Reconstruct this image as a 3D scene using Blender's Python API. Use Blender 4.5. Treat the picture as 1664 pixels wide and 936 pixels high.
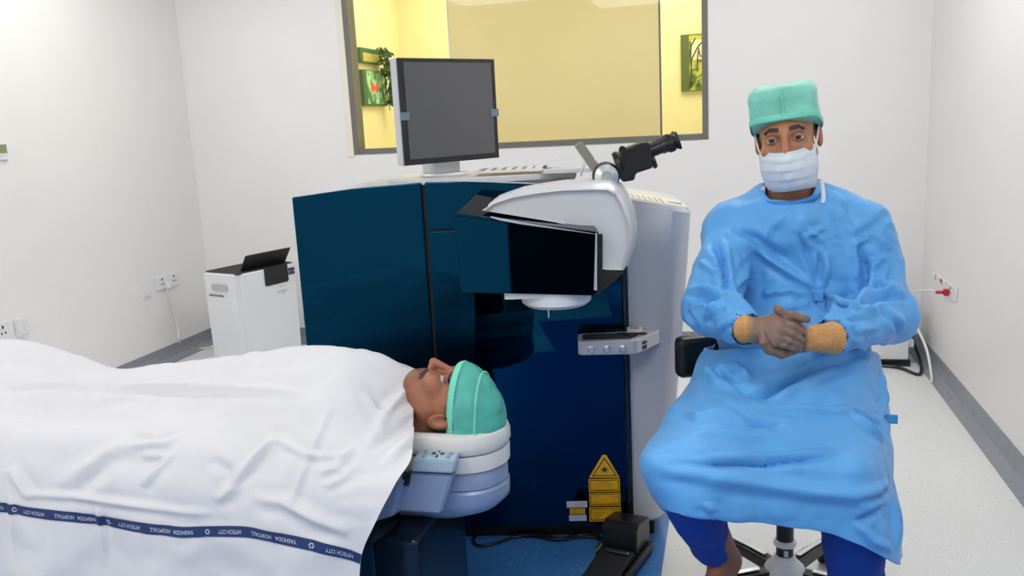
import bpy, bmesh, math, random
import numpy as np
from mathutils import Vector, Matrix
random.seed(4); rng = np.random.default_rng(7)
for o in list(bpy.data.objects): bpy.data.objects.remove(o)
S = bpy.context.scene
C = S.collection
PI = math.pi
# ------------------------------------------------------------------ camera
FPX, PITCH, YAW, ROLL = 1383.5, math.radians(11.014), math.radians(14.635), math.radians(-2.973)
CAM = np.array([0.0, 0.0, 1.4])
_fw = np.array([-math.sin(YAW)*math.cos(PITCH), math.cos(YAW)*math.cos(PITCH), -math.sin(PITCH)])
_rt0 = np.array([math.cos(YAW), math.sin(YAW), 0.0]); _up0 = np.cross(_rt0, _fw)
_rt = math.cos(ROLL)*_rt0 + math.sin(ROLL)*_up0
_up = -math.sin(ROLL)*_rt0 + math.cos(ROLL)*_up0
cd = bpy.data.cameras.new('camera'); cam = bpy.data.objects.new('camera', cd); C.objects.link(cam)
cd.sensor_width = 36.0; cd.lens = 36.0*FPX/1664; cd.clip_start = 0.02
m = Matrix.Identity(4)
for i in range(3):
    m[i][0] = _rt[i]; m[i][1] = _up[i]; m[i][2] = -_fw[i]; m[i][3] = CAM[i]
cam.matrix_world = m
S.camera = cam
# ------------------------------------------------------------------ world, exposure
w = bpy.data.worlds.new('world'); S.world = w; w.use_nodes = True
w.node_tree.nodes['Background'].inputs[0].default_value = (0.8, 0.85, 0.9, 1)
w.node_tree.nodes['Background'].inputs[1].default_value = 0.3
S.view_settings.view_transform = 'Standard'; S.view_settings.look = 'None'
S.view_settings.exposure = 0.0; S.view_settings.gamma = 1.0; S.view_settings.use_curve_mapping = False
PANEL_W = 8.2          # radiance of the room's ceiling panels
YELLOW_W = 9.5         # radiance of the next room's ceiling light
# pixel -> direction helpers (distance always from a plane or a depth in metres)
def ray(x, y): return _fw + _rt*(x-832)/FPX - _up*(y-468)/FPX
def atz(x, y, z): d = ray(x, y); return CAM + d*((z-CAM[2])/d[2])
def aty(x, y, Y): d = ray(x, y); return CAM + d*(Y/d[1])
def atx(x, y, X): d = ray(x, y); return CAM + d*(X/d[0])
def atd(x, y, D): return CAM + ray(x, y)*D

# ------------------------------------------------------------------ materials
MATS = {}
def srgb(r, g, b):
    f = lambda c: (c/255/12.92) if c/255 <= 0.04045 else ((c/255+0.055)/1.055)**2.4
    return (f(r), f(g), f(b), 1.0)
def mat(name, col, rough=0.5, metal=0.0, spec=0.5, coat=0.0, bump=None, var=None, emit=None, sss=0.0, attr=False, sheen=0.0, trans=0.0):
    """bump=(scale,strength,detail)  var=(scale,amount): procedural colour variation"""
    if name in MATS: return MATS[name]
    mt = bpy.data.materials.new(name); mt.use_nodes = True; nt = mt.node_tree; p = nt.nodes['Principled BSDF']
    p.inputs['Base Color'].default_value = col if len(col) == 4 else (*col, 1)
    p.inputs['Roughness'].default_value = rough; p.inputs['Metallic'].default_value = metal
    p.inputs['Specular IOR Level'].default_value = spec; p.inputs['Coat Weight'].default_value = coat
    p.inputs['Coat Roughness'].default_value = 0.06
    p.inputs['Transmission Weight'].default_value = trans
    if sheen: p.inputs['Sheen Weight'].default_value = sheen
    if sss:
        p.inputs['Subsurface Weight'].default_value = sss; p.inputs['Subsurface Scale'].default_value = 0.01
        p.inputs['Subsurface Radius'].default_value = (1.0, 0.35, 0.2)
    tc = nt.nodes.new('ShaderNodeTexCoord')
    src = None
    if attr:
        a = nt.nodes.new('ShaderNodeAttribute'); a.attribute_name = 'Col'; src = a.outputs['Color']
    if var:
        n = nt.nodes.new('ShaderNodeTexNoise'); n.inputs['Scale'].default_value = var[0]; n.inputs['Detail'].default_value = 4
        nt.links.new(tc.outputs['Object'], n.inputs['Vector'])
        mx = nt.nodes.new('ShaderNodeMix'); mx.data_type = 'RGBA'; mx.blend_type = 'MULTIPLY'; mx.inputs[0].default_value = 1.0
        mr = nt.nodes.new('ShaderNodeMapRange'); mr.inputs[3].default_value = 1-var[1]; mr.inputs[4].default_value = 1+var[1]
        mr.inputs[1].default_value = 0.3; mr.inputs[2].default_value = 0.7
        nt.links.new(n.outputs['Fac'], mr.inputs[0])
        if src: nt.links.new(src, mx.inputs[6])
        else: mx.inputs[6].default_value = col if len(col) == 4 else (*col, 1)
        nt.links.new(mr.outputs[0], mx.inputs[7]); src = mx.outputs[2]
    if src: nt.links.new(src, p.inputs['Base Color'])
    if bump:
        n = nt.nodes.new('ShaderNodeTexNoise'); n.inputs['Scale'].default_value = bump[0]
        n.inputs['Detail'].default_value = bump[2] if len(bump) > 2 else 3
        if len(bump) > 3: n.noise_type = 'RIDGED_MULTIFRACTAL'; n.inputs['Roughness'].default_value = 0.45
        nt.links.new(tc.outputs['Object'], n.inputs['Vector'])
        b = nt.nodes.new('ShaderNodeBump'); b.inputs['Strength'].default_value = bump[1]; b.inputs['Distance'].default_value = 0.025 if len(bump) > 3 else 0.01
        nt.links.new(n.outputs['Fac'], b.inputs['Height']); nt.links.new(b.outputs['Normal'], p.inputs['Normal'])
    if emit:
        p.inputs['Emission Color'].default_value = (*emit[0][:3], 1); p.inputs['Emission Strength'].default_value = emit[1]
    MATS[name] = mt
    return mt
def cloth_translucent(name, col, mix=0.5):
    mt = bpy.data.materials.new(name); mt.use_nodes = True; nt = mt.node_tree; nt.nodes.remove(nt.nodes['Principled BSDF'])
    a = nt.nodes.new('ShaderNodeBsdfDiffuse'); b = nt.nodes.new('ShaderNodeBsdfTranslucent'); mx = nt.nodes.new('ShaderNodeMixShader')
    tc = nt.nodes.new('ShaderNodeTexCoord'); n = nt.nodes.new('ShaderNodeTexNoise'); n.inputs['Scale'].default_value = 1.5
    cr = nt.nodes.new('ShaderNodeMix'); cr.data_type = 'RGBA'; cr.inputs[6].default_value = (*[c*.97 for c in col], 1); cr.inputs[7].default_value = (*col, 1)
    nt.links.new(tc.outputs['Object'], n.inputs['Vector']); nt.links.new(n.outputs['Fac'], cr.inputs[0])
    nt.links.new(cr.outputs[2], a.inputs[0]); nt.links.new(cr.outputs[2], b.inputs[0]); mx.inputs[0].default_value = mix
    nt.links.new(a.outputs[0], mx.inputs[1]); nt.links.new(b.outputs[0], mx.inputs[2]); nt.links.new(mx.outputs[0], nt.nodes['Material Output'].inputs[0])
    return mt
def vinyl(name, base, dark, light):
    mt = bpy.data.materials.new(name); mt.use_nodes = True; nt = mt.node_tree; p = nt.nodes['Principled BSDF']
    p.inputs['Roughness'].default_value = 0.32; p.inputs['Specular IOR Level'].default_value = 0.5
    tc = nt.nodes.new('ShaderNodeTexCoord')
    last = None
    for k, (sc, col, th) in enumerate(((85, dark, 0.15), (70, light, 0.17))):
        v = nt.nodes.new('ShaderNodeTexVoronoi'); v.inputs['Scale'].default_value = sc; v.inputs['Randomness'].default_value = 1
        mp_ = nt.nodes.new('ShaderNodeMapping'); mp_.inputs['Location'].default_value = (k*3.3, k*1.7, 0)
        nt.links.new(tc.outputs['Object'], mp_.inputs['Vector']); nt.links.new(mp_.outputs[0], v.inputs['Vector'])
        sep = nt.nodes.new('ShaderNodeSeparateColor'); nt.links.new(v.outputs['Color'], sep.inputs[0])
        siz = nt.nodes.new('ShaderNodeMath'); siz.operation = 'MULTIPLY'; siz.inputs[1].default_value = th*1.6
        pw = nt.nodes.new('ShaderNodeMath'); pw.operation = 'POWER'; pw.inputs[1].default_value = 2.0
        nt.links.new(sep.outputs[0], pw.inputs[0]); nt.links.new(pw.outputs[0], siz.inputs[0])
        lt = nt.nodes.new('ShaderNodeMath'); lt.operation = 'LESS_THAN'
        nt.links.new(v.outputs['Distance'], lt.inputs[0]); nt.links.new(siz.outputs[0], lt.inputs[1])
        mx = nt.nodes.new('ShaderNodeMix'); mx.data_type = 'RGBA'
        nt.links.new(lt.outputs[0], mx.inputs[0])
        if last: nt.links.new(last, mx.inputs[6])
        else: mx.inputs[6].default_value = base
        mx.inputs[7].default_value = col; last = mx.outputs[2]
    nt.links.new(last, p.inputs['Base Color'])
    return mt
M = dict(
    wall=mat('wall_paint', (0.845, 0.83, 0.82), 0.38, var=(1.2, 0.025), bump=(3, 0.05)),
    ceil=mat('ceiling_paint', (0.85, 0.85, 0.84), 0.7),
    cove=mat('cove_vinyl', srgb(138, 142, 150), 0.4, var=(30, 0.08)),
    yellow=mat('yellow_wall', (0.88, 0.80, 0.46), 0.6, var=(1, 0.03)),
    frame=mat('window_frame_grey', srgb(112, 110, 104), 0.4),
    white=mat('white_plastic', (0.80, 0.81, 0.83), 0.3),
    whitetrim=mat('window_casing', (0.82, 0.78, 0.68), 0.5),
    black=mat('black_plastic', (0.008, 0.009, 0.010), 0.35),
    blackmat=mat('black_rubber', (0.008, 0.008, 0.009), 0.6),
    navy=mat('gloss_navy_panel', (0.003, 0.040, 0.085), 0.03, metal=1.0),
    navydark=mat('navy_edge', (0.004, 0.012, 0.025), 0.15),
    silver=mat('silver_paint', (0.58, 0.59, 0.64), 0.33, metal=0.25),
    silverlight=mat('light_silver_paint', (0.66, 0.665, 0.69), 0.33, metal=0.1),
    topgrey=mat('machine_top', (0.70, 0.69, 0.66), 0.22),
    bluegrey=mat('bed_bluegrey', srgb(140, 160, 190), 0.36, metal=0.15),
    cushion=mat('headrest_vinyl', (0.72, 0.71, 0.69), 0.4),
    screen=mat('dark_screen', (0.10, 0.10, 0.105), 0.28),
    chrome=mat('chrome', (0.75, 0.75, 0.76), 0.12, metal=1.0),
    alu=mat('brushed_alu', (0.72, 0.73, 0.75), 0.3, metal=0.9),
    stickY=mat('yellow_label', srgb(238, 178, 20), 0.45),
    ink=mat('label_ink', (0.01, 0.01, 0.012), 0.5),
    inkgrey=mat('grey_print', (0.22, 0.23, 0.25), 0.5),
    label=mat('white_label', (0.62, 0.66, 0.72), 0.4),
    red=mat('red_plug', (0.55, 0.01, 0.03), 0.4),
    lcd=mat('lcd', srgb(130, 145, 110), 0.3),
    meter=mat('meter_grey', srgb(140, 140, 128), 0.45),
    paper=mat('printed_paper', (0.8, 0.8, 0.8), 0.6),
    stripe=mat('navy_stripe', srgb(22, 52, 104), 0.7),
    stripetxt=mat('stripe_lettering', (0.72, 0.76, 0.85), 0.7),
    sheet=mat('white_cotton', (0.72, 0.72, 0.745), 0.8, bump=(7, 0.6, 3, True), sheen=0.1),
    gown=mat('blue_gown', srgb(92, 168, 232), 0.45, bump=(7, 1.0, 3, True), sheen=0.15, spec=0.4),
    gowndark=mat('gown_binding', srgb(46, 130, 205), 0.5),
    trouser=mat('royal_blue_scrub', srgb(8, 62, 158), 0.75, bump=(60, 0.1)),
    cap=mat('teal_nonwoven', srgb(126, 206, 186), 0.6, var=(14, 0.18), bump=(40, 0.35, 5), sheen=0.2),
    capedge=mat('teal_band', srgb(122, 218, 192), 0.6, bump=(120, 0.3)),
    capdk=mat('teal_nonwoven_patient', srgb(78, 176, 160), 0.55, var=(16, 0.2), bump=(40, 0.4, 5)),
    mask=mat('mask_white', (0.74, 0.80, 0.86), 0.6, bump=(60, 0.12)),
    maskblue=mat('mask_border', (0.60, 0.74, 0.80), 0.6),
    strap=mat('white_strap', (0.82, 0.82, 0.84), 0.6),
    skin=mat('skin', (0.3, 0.15, 0.09), 0.48, attr=True, var=(55, 0.06), bump=(220, 0.06), sss=0.06),
    glove=mat('glove', (0.2, 0.14, 0.1), 0.5, attr=True, var=(60, 0.12), bump=(90, 0.2)),
    hair=mat('black_hair', (0.012, 0.010, 0.009), 0.6, bump=(200, 0.4)),
    
    leaf=mat('leaf_green', srgb(62, 96, 34), 0.5, var=(30, 0.3)),
    canvas=mat('canvas_edge_green', srgb(70, 105, 70), 0.7),
    tape=mat('tape_blue', (0.16, 0.22, 0.30), 0.3),
    cable=mat('white_cable', (0.78, 0.78, 0.78), 0.4),
    gold=mat('box_print', (0.55, 0.36, 0.12), 0.5),
)
M['blind'] = cloth_translucent('roller_blind', (.93, .85, .60), .5)
M['floor'] = vinyl('floor_vinyl', srgb(226, 227, 226), srgb(182, 184, 184), srgb(240, 241, 240))
M['floorblue'] = vinyl('floor_vinyl_blue', srgb(62, 122, 188), srgb(26, 66, 120), srgb(130, 172, 215))

# ------------------------------------------------------------------ object helpers
def link(o, parent=None):
    C.objects.link(o)
    if parent is not None: o.parent = parent
    return o
def tag(o, label=None, cat=None, group=None, kind=None):
    if label: o['label'] = label
    if cat: o['category'] = cat
    if group: o['group'] = group
    if kind: o['kind'] = kind
    return o
def empty(name, loc=(0, 0, 0), rz=0.0, label=None, cat=None, group=None):
    o = bpy.data.objects.new(name, None); o.location = loc; o.rotation_euler = (0, 0, rz); o.empty_display_size = 0.05
    link(o); return tag(o, label, cat, group)
def np_mesh(name, V, F, material, parent=None, smooth=True, cols=None):
    V = np.asarray(V, np.float32); me = bpy.data.meshes.new(name)
    if isinstance(F, np.ndarray):
        k = F.shape[1]
        me.vertices.add(len(V)); me.vertices.foreach_set('co', V.ravel())
        me.loops.add(F.size); me.loops.foreach_set('vertex_index', F.astype(np.int32).ravel())
        me.polygons.add(len(F)); me.polygons.foreach_set('loop_start', np.arange(0, F.size, k, dtype=np.int32))
        me.polygons.foreach_set('loop_total', np.full(len(F), k, np.int32))
        me.update(calc_edges=True); me.validate()
    else:
        me.from_pydata([tuple(map(float, v)) for v in V], [], [list(map(int, f)) for f in F]); me.update()
    me.polygons.foreach_set('use_smooth', np.full(len(me.polygons), smooth))
    if cols is not None:
        a = me.color_attributes.new('Col', 'FLOAT_COLOR', 'POINT'); a.data.foreach_set('color', np.asarray(cols, np.float32).ravel())
    me.materials.append(material)
    return link(bpy.data.objects.new(name, me), parent)
def bm_obj(name, bm, material, parent=None, smooth=True, autosmooth=True):
    me = bpy.data.meshes.new(name); bm.normal_update(); bm.to_mesh(me); bm.free()
    if smooth:
        for p in me.polygons: p.use_smooth = True
        if autosmooth: me.set_sharp_from_angle(angle=math.radians(35))
    me.materials.append(material)
    o = link(bpy.data.objects.new(name, me), parent)
    if smooth and autosmooth and len(me.polygons) > 6:
        wn = o.modifiers.new('weighted_normals', 'WEIGHTED_NORMAL'); wn.keep_sharp = True; wn.weight = 100
    return o
def bx(bm, lo, hi, bev=0.0, seg=2, rot=None):
    g = bmesh.ops.create_cube(bm, size=1.0); vs = g['verts']
    for v in vs:
        v.co = Vector([(lo[i]+hi[i])/2 + v.co[i]*(hi[i]-lo[i]) for i in range(3)])
    if bev:
        es = list({e for v in vs for e in v.link_edges})
        r = bmesh.ops.bevel(bm, geom=es, offset=bev, segments=seg, affect='EDGES', profile=0.6)
        vs = r['verts'] + [v for v in vs if v.is_valid]
    if rot is not None:
        for v in {v for v in vs if v.is_valid}: v.co = rot @ v.co
    return vs
def box(name, lo, hi, material, parent=None, bev=0.0, seg=2, rot=None):
    bm = bmesh.new(); bx(bm, lo, hi, bev, seg, rot); return bm_obj(name, bm, material, parent)
def prism(name, pts, a0, a1, axis, material, parent=None, bev=0.0, seg=2, xf=None):
    """polygon pts (2D) extruded along axis: 'y' -> pts are (x,z); 'z' -> (x,y); 'x' -> (y,z)"""
    bm = bmesh.new()
    def P(p, a): return {'y': (p[0], a, p[1]), 'z': (p[0], p[1], a), 'x': (a, p[0], p[1])}[axis]
    A = [bm.verts.new(P(p, a0)) for p in pts]; B = [bm.verts.new(P(p, a1)) for p in pts]
    n = len(pts); bm.faces.new(A); bm.faces.new(B[::-1])
    for i in range(n): bm.faces.new((A[i], B[i], B[(i+1) % n], A[(i+1) % n]))
    bmesh.ops.recalc_face_normals(bm, faces=bm.faces)
    if bev: bmesh.ops.bevel(bm, geom=[e for e in bm.edges if e.calc_face_angle(0) > 0.5], offset=bev, segments=seg, affect='EDGES', profile=0.6)
    if xf is not None: bmesh.ops.transform(bm, matrix=xf, verts=bm.verts)
    return bm_obj(name, bm, material, parent)
def lathe_bm(bm, prof, seg=28, mtx=None):
    """prof (r,z) about local z"""
    rings = []
    for r, z in prof:
        if r < 1e-5: rings.append([bm.verts.new((0, 0, z))])
        else: rings.append([bm.verts.new((r*math.cos(2*PI*i/seg), r*math.sin(2*PI*i/seg), z)) for i in range(seg)])
    new = [v for r in rings for v in r]
    for a, b in zip(rings, rings[1:]):
        for i in range(seg):
            j = (i+1) % seg
            if len(a) == 1 and len(b) == 1: continue
            if len(a) == 1: bm.faces.new((a[0], b[j], b[i]))
            elif len(b) == 1: bm.faces.new((a[i], a[j], b[0]))
            else: bm.faces.new((a[i], a[j], b[j], b[i]))
    if mtx is not None:
        for v in new: v.co = mtx @ v.co
    return new
def lathe(name, prof, material, parent=None, seg=28, mtx=None):
    bm = bmesh.new(); lathe_bm(bm, prof, seg, mtx); bmesh.ops.recalc_face_normals(bm, faces=bm.faces)
    return bm_obj(name, bm, material, parent)
def axis_mtx(p, d, roll=0):
    d = Vector(d).normalized(); q = d.to_track_quat('Z', 'Y')
    return Matrix.Translation(Vector(p)) @ q.to_matrix().to_4x4()
def catmull(pts, n=8, closed=False):
    P = [np.asarray(p, float) for p in pts]; out = []
    N = len(P)
    for i in range(N-1 if not closed else N):
        p0 = P[i-1] if (i > 0 or closed) else 2*P[0]-P[1]; p1 = P[i]; p2 = P[(i+1) % N]
        p3 = P[(i+2) % N] if (i+2 < N or closed) else 2*P[-1]-P[-2]
        for k in range(n):
            t = k/n
            out.append(0.5*((2*p1)+(-p0+p2)*t+(2*p0-5*p1+4*p2-p3)*t*t+(-p0+3*p1-3*p2+p3)*t**3))
    if not closed: out.append(P[-1])
    return out
def tube_bm(bm, pts, rad, seg=8):
    pts = [Vector(p) for p in pts]; n = len(pts); rings = []; prev = None
    for i, p in enumerate(pts):
        t = (pts[min(i+1, n-1)]-pts[max(i-1, 0)]).normalized()
        if prev is None: nrm = t.orthogonal().normalized()
        else: nrm = (prev - t*prev.dot(t)).normalized()
        prev = nrm; b = t.cross(nrm); r = rad[i] if hasattr(rad, '__len__') else rad
        rings.append([bm.verts.new(p + nrm*math.cos(2*PI*k/seg)*r + b*math.sin(2*PI*k/seg)*r) for k in range(seg)])
    for a, c in zip(rings, rings[1:]):
        for k in range(seg): bm.faces.new((a[k], a[(k+1) % seg], c[(k+1) % seg], c[k]))
    bm.faces.new(rings[0][::-1]); bm.faces.new(rings[-1])
def tube(name, pts, rad, material, parent=None, seg=8, smooth_n=0):
    if smooth_n: pts = catmull(pts, smooth_n)
    bm = bmesh.new(); tube_bm(bm, pts, rad, seg); return bm_obj(name, bm, material, parent)
def text_geo(s, size):
    """flat glyph mesh (verts Nx2 centred, faces)"""
    cu = bpy.data.curves.new('txt', 'FONT'); cu.body = s; cu.size = size; cu.align_x = 'CENTER'; cu.align_y = 'CENTER'; cu.resolution_u = 2
    o = bpy.data.objects.new('txt', cu); C.objects.link(o)
    dg = bpy.context.evaluated_depsgraph_get(); dg.update()
    me = bpy.data.meshes.new_from_object(o.evaluated_get(dg))
    V = np.array([v.co[:2] for v in me.vertices]); F = [tuple(p.vertices) for p in me.polygons]
    bpy.data.objects.remove(o); bpy.data.meshes.remove(me); bpy.data.curves.remove(cu)
    return V, F
def text_obj(name, s, size, origin, ex, ey, material, parent=None):
    V, F = text_geo(s, size); ex = np.asarray(ex, float); ey = np.asarray(ey, float)
    return np_mesh(name, np.asarray(origin)[None]+V[:, :1]*ex+V[:, 1:]*ey, F, material, parent, smooth=False)

# ------------------------------------------------------------------ implicit-surface helpers
def vnoise(P, scale, seed=0):
    g = np.random.default_rng(seed).random((24, 24, 24)).astype(np.float32)
    p = np.asarray(P, np.float32)*scale; i = np.floor(p).astype(int); f = p-i; f = f*f*(3-2*f)
    i0 = i % 24; i1 = (i+1) % 24; r = 0
    for a in (0, 1):
        for b in (0, 1):
            for c in (0, 1):
                ix = (i1 if a else i0)[..., 0]; iy = (i1 if b else i0)[..., 1]; iz = (i1 if c else i0)[..., 2]
                wgt = (f[..., 0] if a else 1-f[..., 0])*(f[..., 1] if b else 1-f[..., 1])*(f[..., 2] if c else 1-f[..., 2])
                r = r + g[ix, iy, iz]*wgt
    return r
def crease(P, scale, seed=0):       # sharp-valleyed crumple, 0..1
    return np.abs(vnoise(P, scale, seed)*2-1)
def ell(P, c, r, R=None):
    d = P-np.asarray(c, np.float32)
    if R is not None: d = d @ np.asarray(R, np.float32)
    r = np.asarray(r, np.float32); k0 = np.linalg.norm(d/r, axis=-1); k1 = np.linalg.norm(d/(r*r), axis=-1)
    return k0*(k0-1)/np.maximum(k1, 1e-6)
def cone(P, a, b, ra, rb):
    a = np.asarray(a, np.float32); b = np.asarray(b, np.float32); ab = b-a
    t = np.clip(((P-a)@ab)/(ab@ab), 0, 1)
    return np.linalg.norm(P-a-t[..., None]*ab, axis=-1)-(ra+(rb-ra)*t)
def smin(a, b, k):
    h = np.clip(0.5+0.5*(b-a)/k, 0, 1); return b+(a-b)*h-k*h*(1-h)
def smax(a, b, k): return -smin(-a, -b, k)
def union(ds, k):
    r = ds[0]
    for d in ds[1:]: r = smin(r, d, k)
    return r
def surface(fn, lo, hi, h):
    ax = [np.arange(lo[i], hi[i]+h, h, dtype=np.float32) for i in range(3)]
    P = np.stack(np.meshgrid(*ax, indexing='ij'), -1); F = fn(P).astype(np.float32)
    ins = F < 0; n = np.array(F.shape)
    s = sum(ins[a:n[0]-1+a, b:n[1]-1+b, c:n[2]-1+c].astype(np.int8) for a in (0, 1) for b in (0, 1) for c in (0, 1))
    cells = np.argwhere((s > 0) & (s < 8)); idx = -np.ones(n-1, np.int64); idx[tuple(cells.T)] = np.arange(len(cells))
    acc = np.zeros((len(cells), 3)); cnt = np.zeros(len(cells))
    cor = [(a, b, c) for a in (0, 1) for b in (0, 1) for c in (0, 1)]
    for A in cor:
        for B in cor:
            if sum(B)-sum(A) == 1 and sum(abs(x-y) for x, y in zip(A, B)) == 1:
                fa = F[tuple((cells+A).T)]; fb = F[tuple((cells+B).T)]; x = (fa < 0) != (fb < 0)
                t = np.where(x, fa/np.where(x, fa-fb, 1), 0)[:, None]
                acc += np.where(x[:, None], cells+np.array(A)+t*(np.array(B)-np.array(A)), 0); cnt += x
    V = acc/cnt[:, None]*h+np.asarray(lo)
    Q = []
    for axn in range(3):
        o1, o2 = [(1, 2), (2, 0), (0, 1)][axn]
        e = [slice(None)]*3; e2 = [slice(None)]*3
        e[axn] = slice(0, -1); e2[axn] = slice(1, None)
        ch = ins[tuple(e)] != ins[tuple(e2)]
        g = np.argwhere(ch); ok = (g[:, o1] > 0) & (g[:, o2] > 0) & (g[:, o1] < n[o1]-1) & (g[:, o2] < n[o2]-1); g = g[ok]
        d1 = np.zeros(3, int); d1[o1] = 1; d2 = np.zeros(3, int); d2[o2] = 1
        q = np.stack([idx[tuple((g-d1-d2).T)], idx[tuple((g-d2).T)], idx[tuple(g.T)], idx[tuple((g-d1).T)]], 1)
        fl = ~ins[tuple(g.T)]; q[fl] = q[fl][:, ::-1]; Q.append(q)
    return V, np.concatenate(Q)
def vnormals(V, F):
    N = np.zeros_like(V); fn = np.cross(V[F[:, 2]]-V[F[:, 0]], V[F[:, 3]]-V[F[:, 1]])
    for k in range(4): np.add.at(N, F[:, k], fn)
    return N/np.maximum(np.linalg.norm(N, axis=1), 1e-12)[:, None]
def poly_dist(V, pts):
    return stroke(V, pts)[0]
def stroke(V, pts):
    """distance to a polyline and a taper that dies out at its two ends"""
    d = np.full(len(V), 1e9); s = np.zeros(len(V)); ln = [np.linalg.norm(b-a) for a, b in zip(pts[:-1], pts[1:])]; tot = max(sum(ln), 1e-9); c = 0
    for a, b, l_ in zip(pts[:-1], pts[1:], ln):
        ab = b-a; t = np.clip(((V-a)@ab)/max(ab@ab, 1e-12), 0, 1); q = np.linalg.norm(V-a-t[:, None]*ab, axis=1)
        nb = q < d; d = np.where(nb, q, d); s = np.where(nb, (c+t*l_)/tot, s); c += l_
    return d, np.clip(4*s*(1-s), 0, 1)**.7
def press(V, pts, wd, ht):
    d, tp = stroke(V, pts)
    return ht*tp*(np.exp(-(d/wd)**2)-.35*np.exp(-((d-2.0*wd)/(1.2*wd))**2))
def folds(V, F, strokes):
    """press folds into a cloth mesh: strokes = [(3D polyline, width, height)]"""
    N = vnormals(V, F); D = np.zeros(len(V))
    for pts, wd, ht in strokes:
        d = poly_dist(V, np.asarray(pts)); D += ht*np.exp(-(d/wd)**2)
    return V+N*D[:, None]
def px_on(V, pts, zmax=9.0, N=None):
    """trace a line seen at these pixels onto the mesh's camera-facing vertices"""
    d = V-CAM; z = d@_fw; x = 832+FPX*(d@_rt)/z; y = 468-FPX*(d@_up)/z; out = []
    ok = np.ones(len(V), bool) if N is None else ((N*d).sum(1) < 0)
    for p in pts:
        q = (x-p[0])**2+(y-p[1])**2+np.where(ok, 0, 1e6); c = np.argsort(q)[:6]; out.append(V[c[np.argmin(z[c])]])
    return out
def grid_surf(rows, nu, nv):
    """bicubic surface through a grid of 3D control points -> verts (R,Cc,3)"""
    A = np.array(rows, float)
    a = np.array([catmull(list(r), nu) for r in A])
    return np.array([catmull(list(a[:, j]), nv) for j in range(a.shape[1])]).transpose(1, 0, 2)
def grid_faces(R, Cn):
    i = np.arange(R-1)[:, None]*Cn+np.arange(Cn-1)[None]; i = i.ravel()
    return np.stack([i, i+1, i+Cn+1, i+Cn], 1)
def solidify(o, th, off=-1):
    md = o.modifiers.new('thickness', 'SOLIDIFY'); md.thickness = th; md.offset = off
    return o

# ================================================================== the room
XL, XR, YB, YF, ZC = -3.506, 1.045, 5.11, -1.9, 2.85
WX0, WX1, WZ0, WZ1 = -2.33, -0.118, 1.245, 2.42        # window opening in the back wall
def struct(o): o['kind'] = 'structure'; return o
struct(box('floor', (XL-.1, YF-.1, -.1), (XR+.1, YB+.1, 0), M['floor']))
bm = bmesh.new(); bx(bm, (-2.05, 0.2, 0.0), (-0.208, 3.75, 0.002)); bx(bm, (-.208, -.6, 0), (.95, 2.05, .002)); struct(bm_obj('floor_inlay', bm, M['floorblue'], smooth=False))
bpy.data.objects['floor_inlay'].parent = bpy.data.objects['floor']
struct(box('wall_left', (XL-.1, YF, 0), (XL, YB, ZC), M['wall']))
struct(box('wall_right', (XR, YF, 0), (XR+.1, YB, ZC), M['wall']))
bm = bmesh.new()
bx(bm, (XL-.1, YB, 0), (WX0, YB+.1, ZC)); bx(bm, (WX1, YB, 0), (XR+.1, YB+.1, ZC))
bx(bm, (WX0, YB, 0), (WX1, YB+.1, WZ0)); bx(bm, (WX0, YB, WZ1), (WX1, YB+.1, ZC))
struct(bm_obj('wall_back', bm, M['wall']))
# wall behind the photographer, with an unseen dark doorway added for the console's reflections
DX0, DX1, DZ = -0.2, 0.95, 2.1
bm = bmesh.new()
bx(bm, (XL-.1, YF-.1, 0), (DX0, YF, ZC)); bx(bm, (DX1, YF-.1, 0), (XR+.1, YF, ZC)); bx(bm, (DX0, YF-.1, DZ), (DX1, YF, ZC))
struct(bm_obj('wall_front', bm, M['wall']))
dr = struct(box('added_door', (DX0, YF-.09, 0.005), (DX1, YF-.04, DZ), mat('added_door_dark', (0.012, 0.014, 0.018), 0.5), bev=.004))
box('door_handle', (0.08, YF-.04, 0.95), (0.11, YF+.0, 1.25), M['chrome'], dr, bev=.008)
struct(box('ceiling', (XL-.1, YF-.1, ZC), (XR+.1, YB+.1, ZC+.1), M['ceil']))
# coved vinyl skirting
def cove(name, p0, p1, inward):
    prof = [(0, .1), (.004, .1), (.007, .06), (.016, .03), (.035, .012), (.06, .004), (.06, 0), (0, 0)]
    p0 = np.array(p0); p1 = np.array(p1); n = np.array(inward); V = []; F = []
    for p in (p0, p1):
        for a, z in prof: V.append((p[0]+n[0]*a, p[1]+n[1]*a, z+.0005))
    k = len(prof)
    for i in range(k): F.append((i, (i+1) % k, k+(i+1) % k, k+i))
    F += [tuple(range(k)), tuple(range(2*k-1, k-1, -1))]
    struct(np_mesh(name, V, F, M['cove'], smooth=False))
cove('baseboard_left', (XL, YF), (XL, YB), (1, 0)); cove('baseboard_back', (XL, YB), (XR, YB), (0, -1)); cove('baseboard_right', (XR, YF), (XR, YB), (-1, 0))
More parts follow.
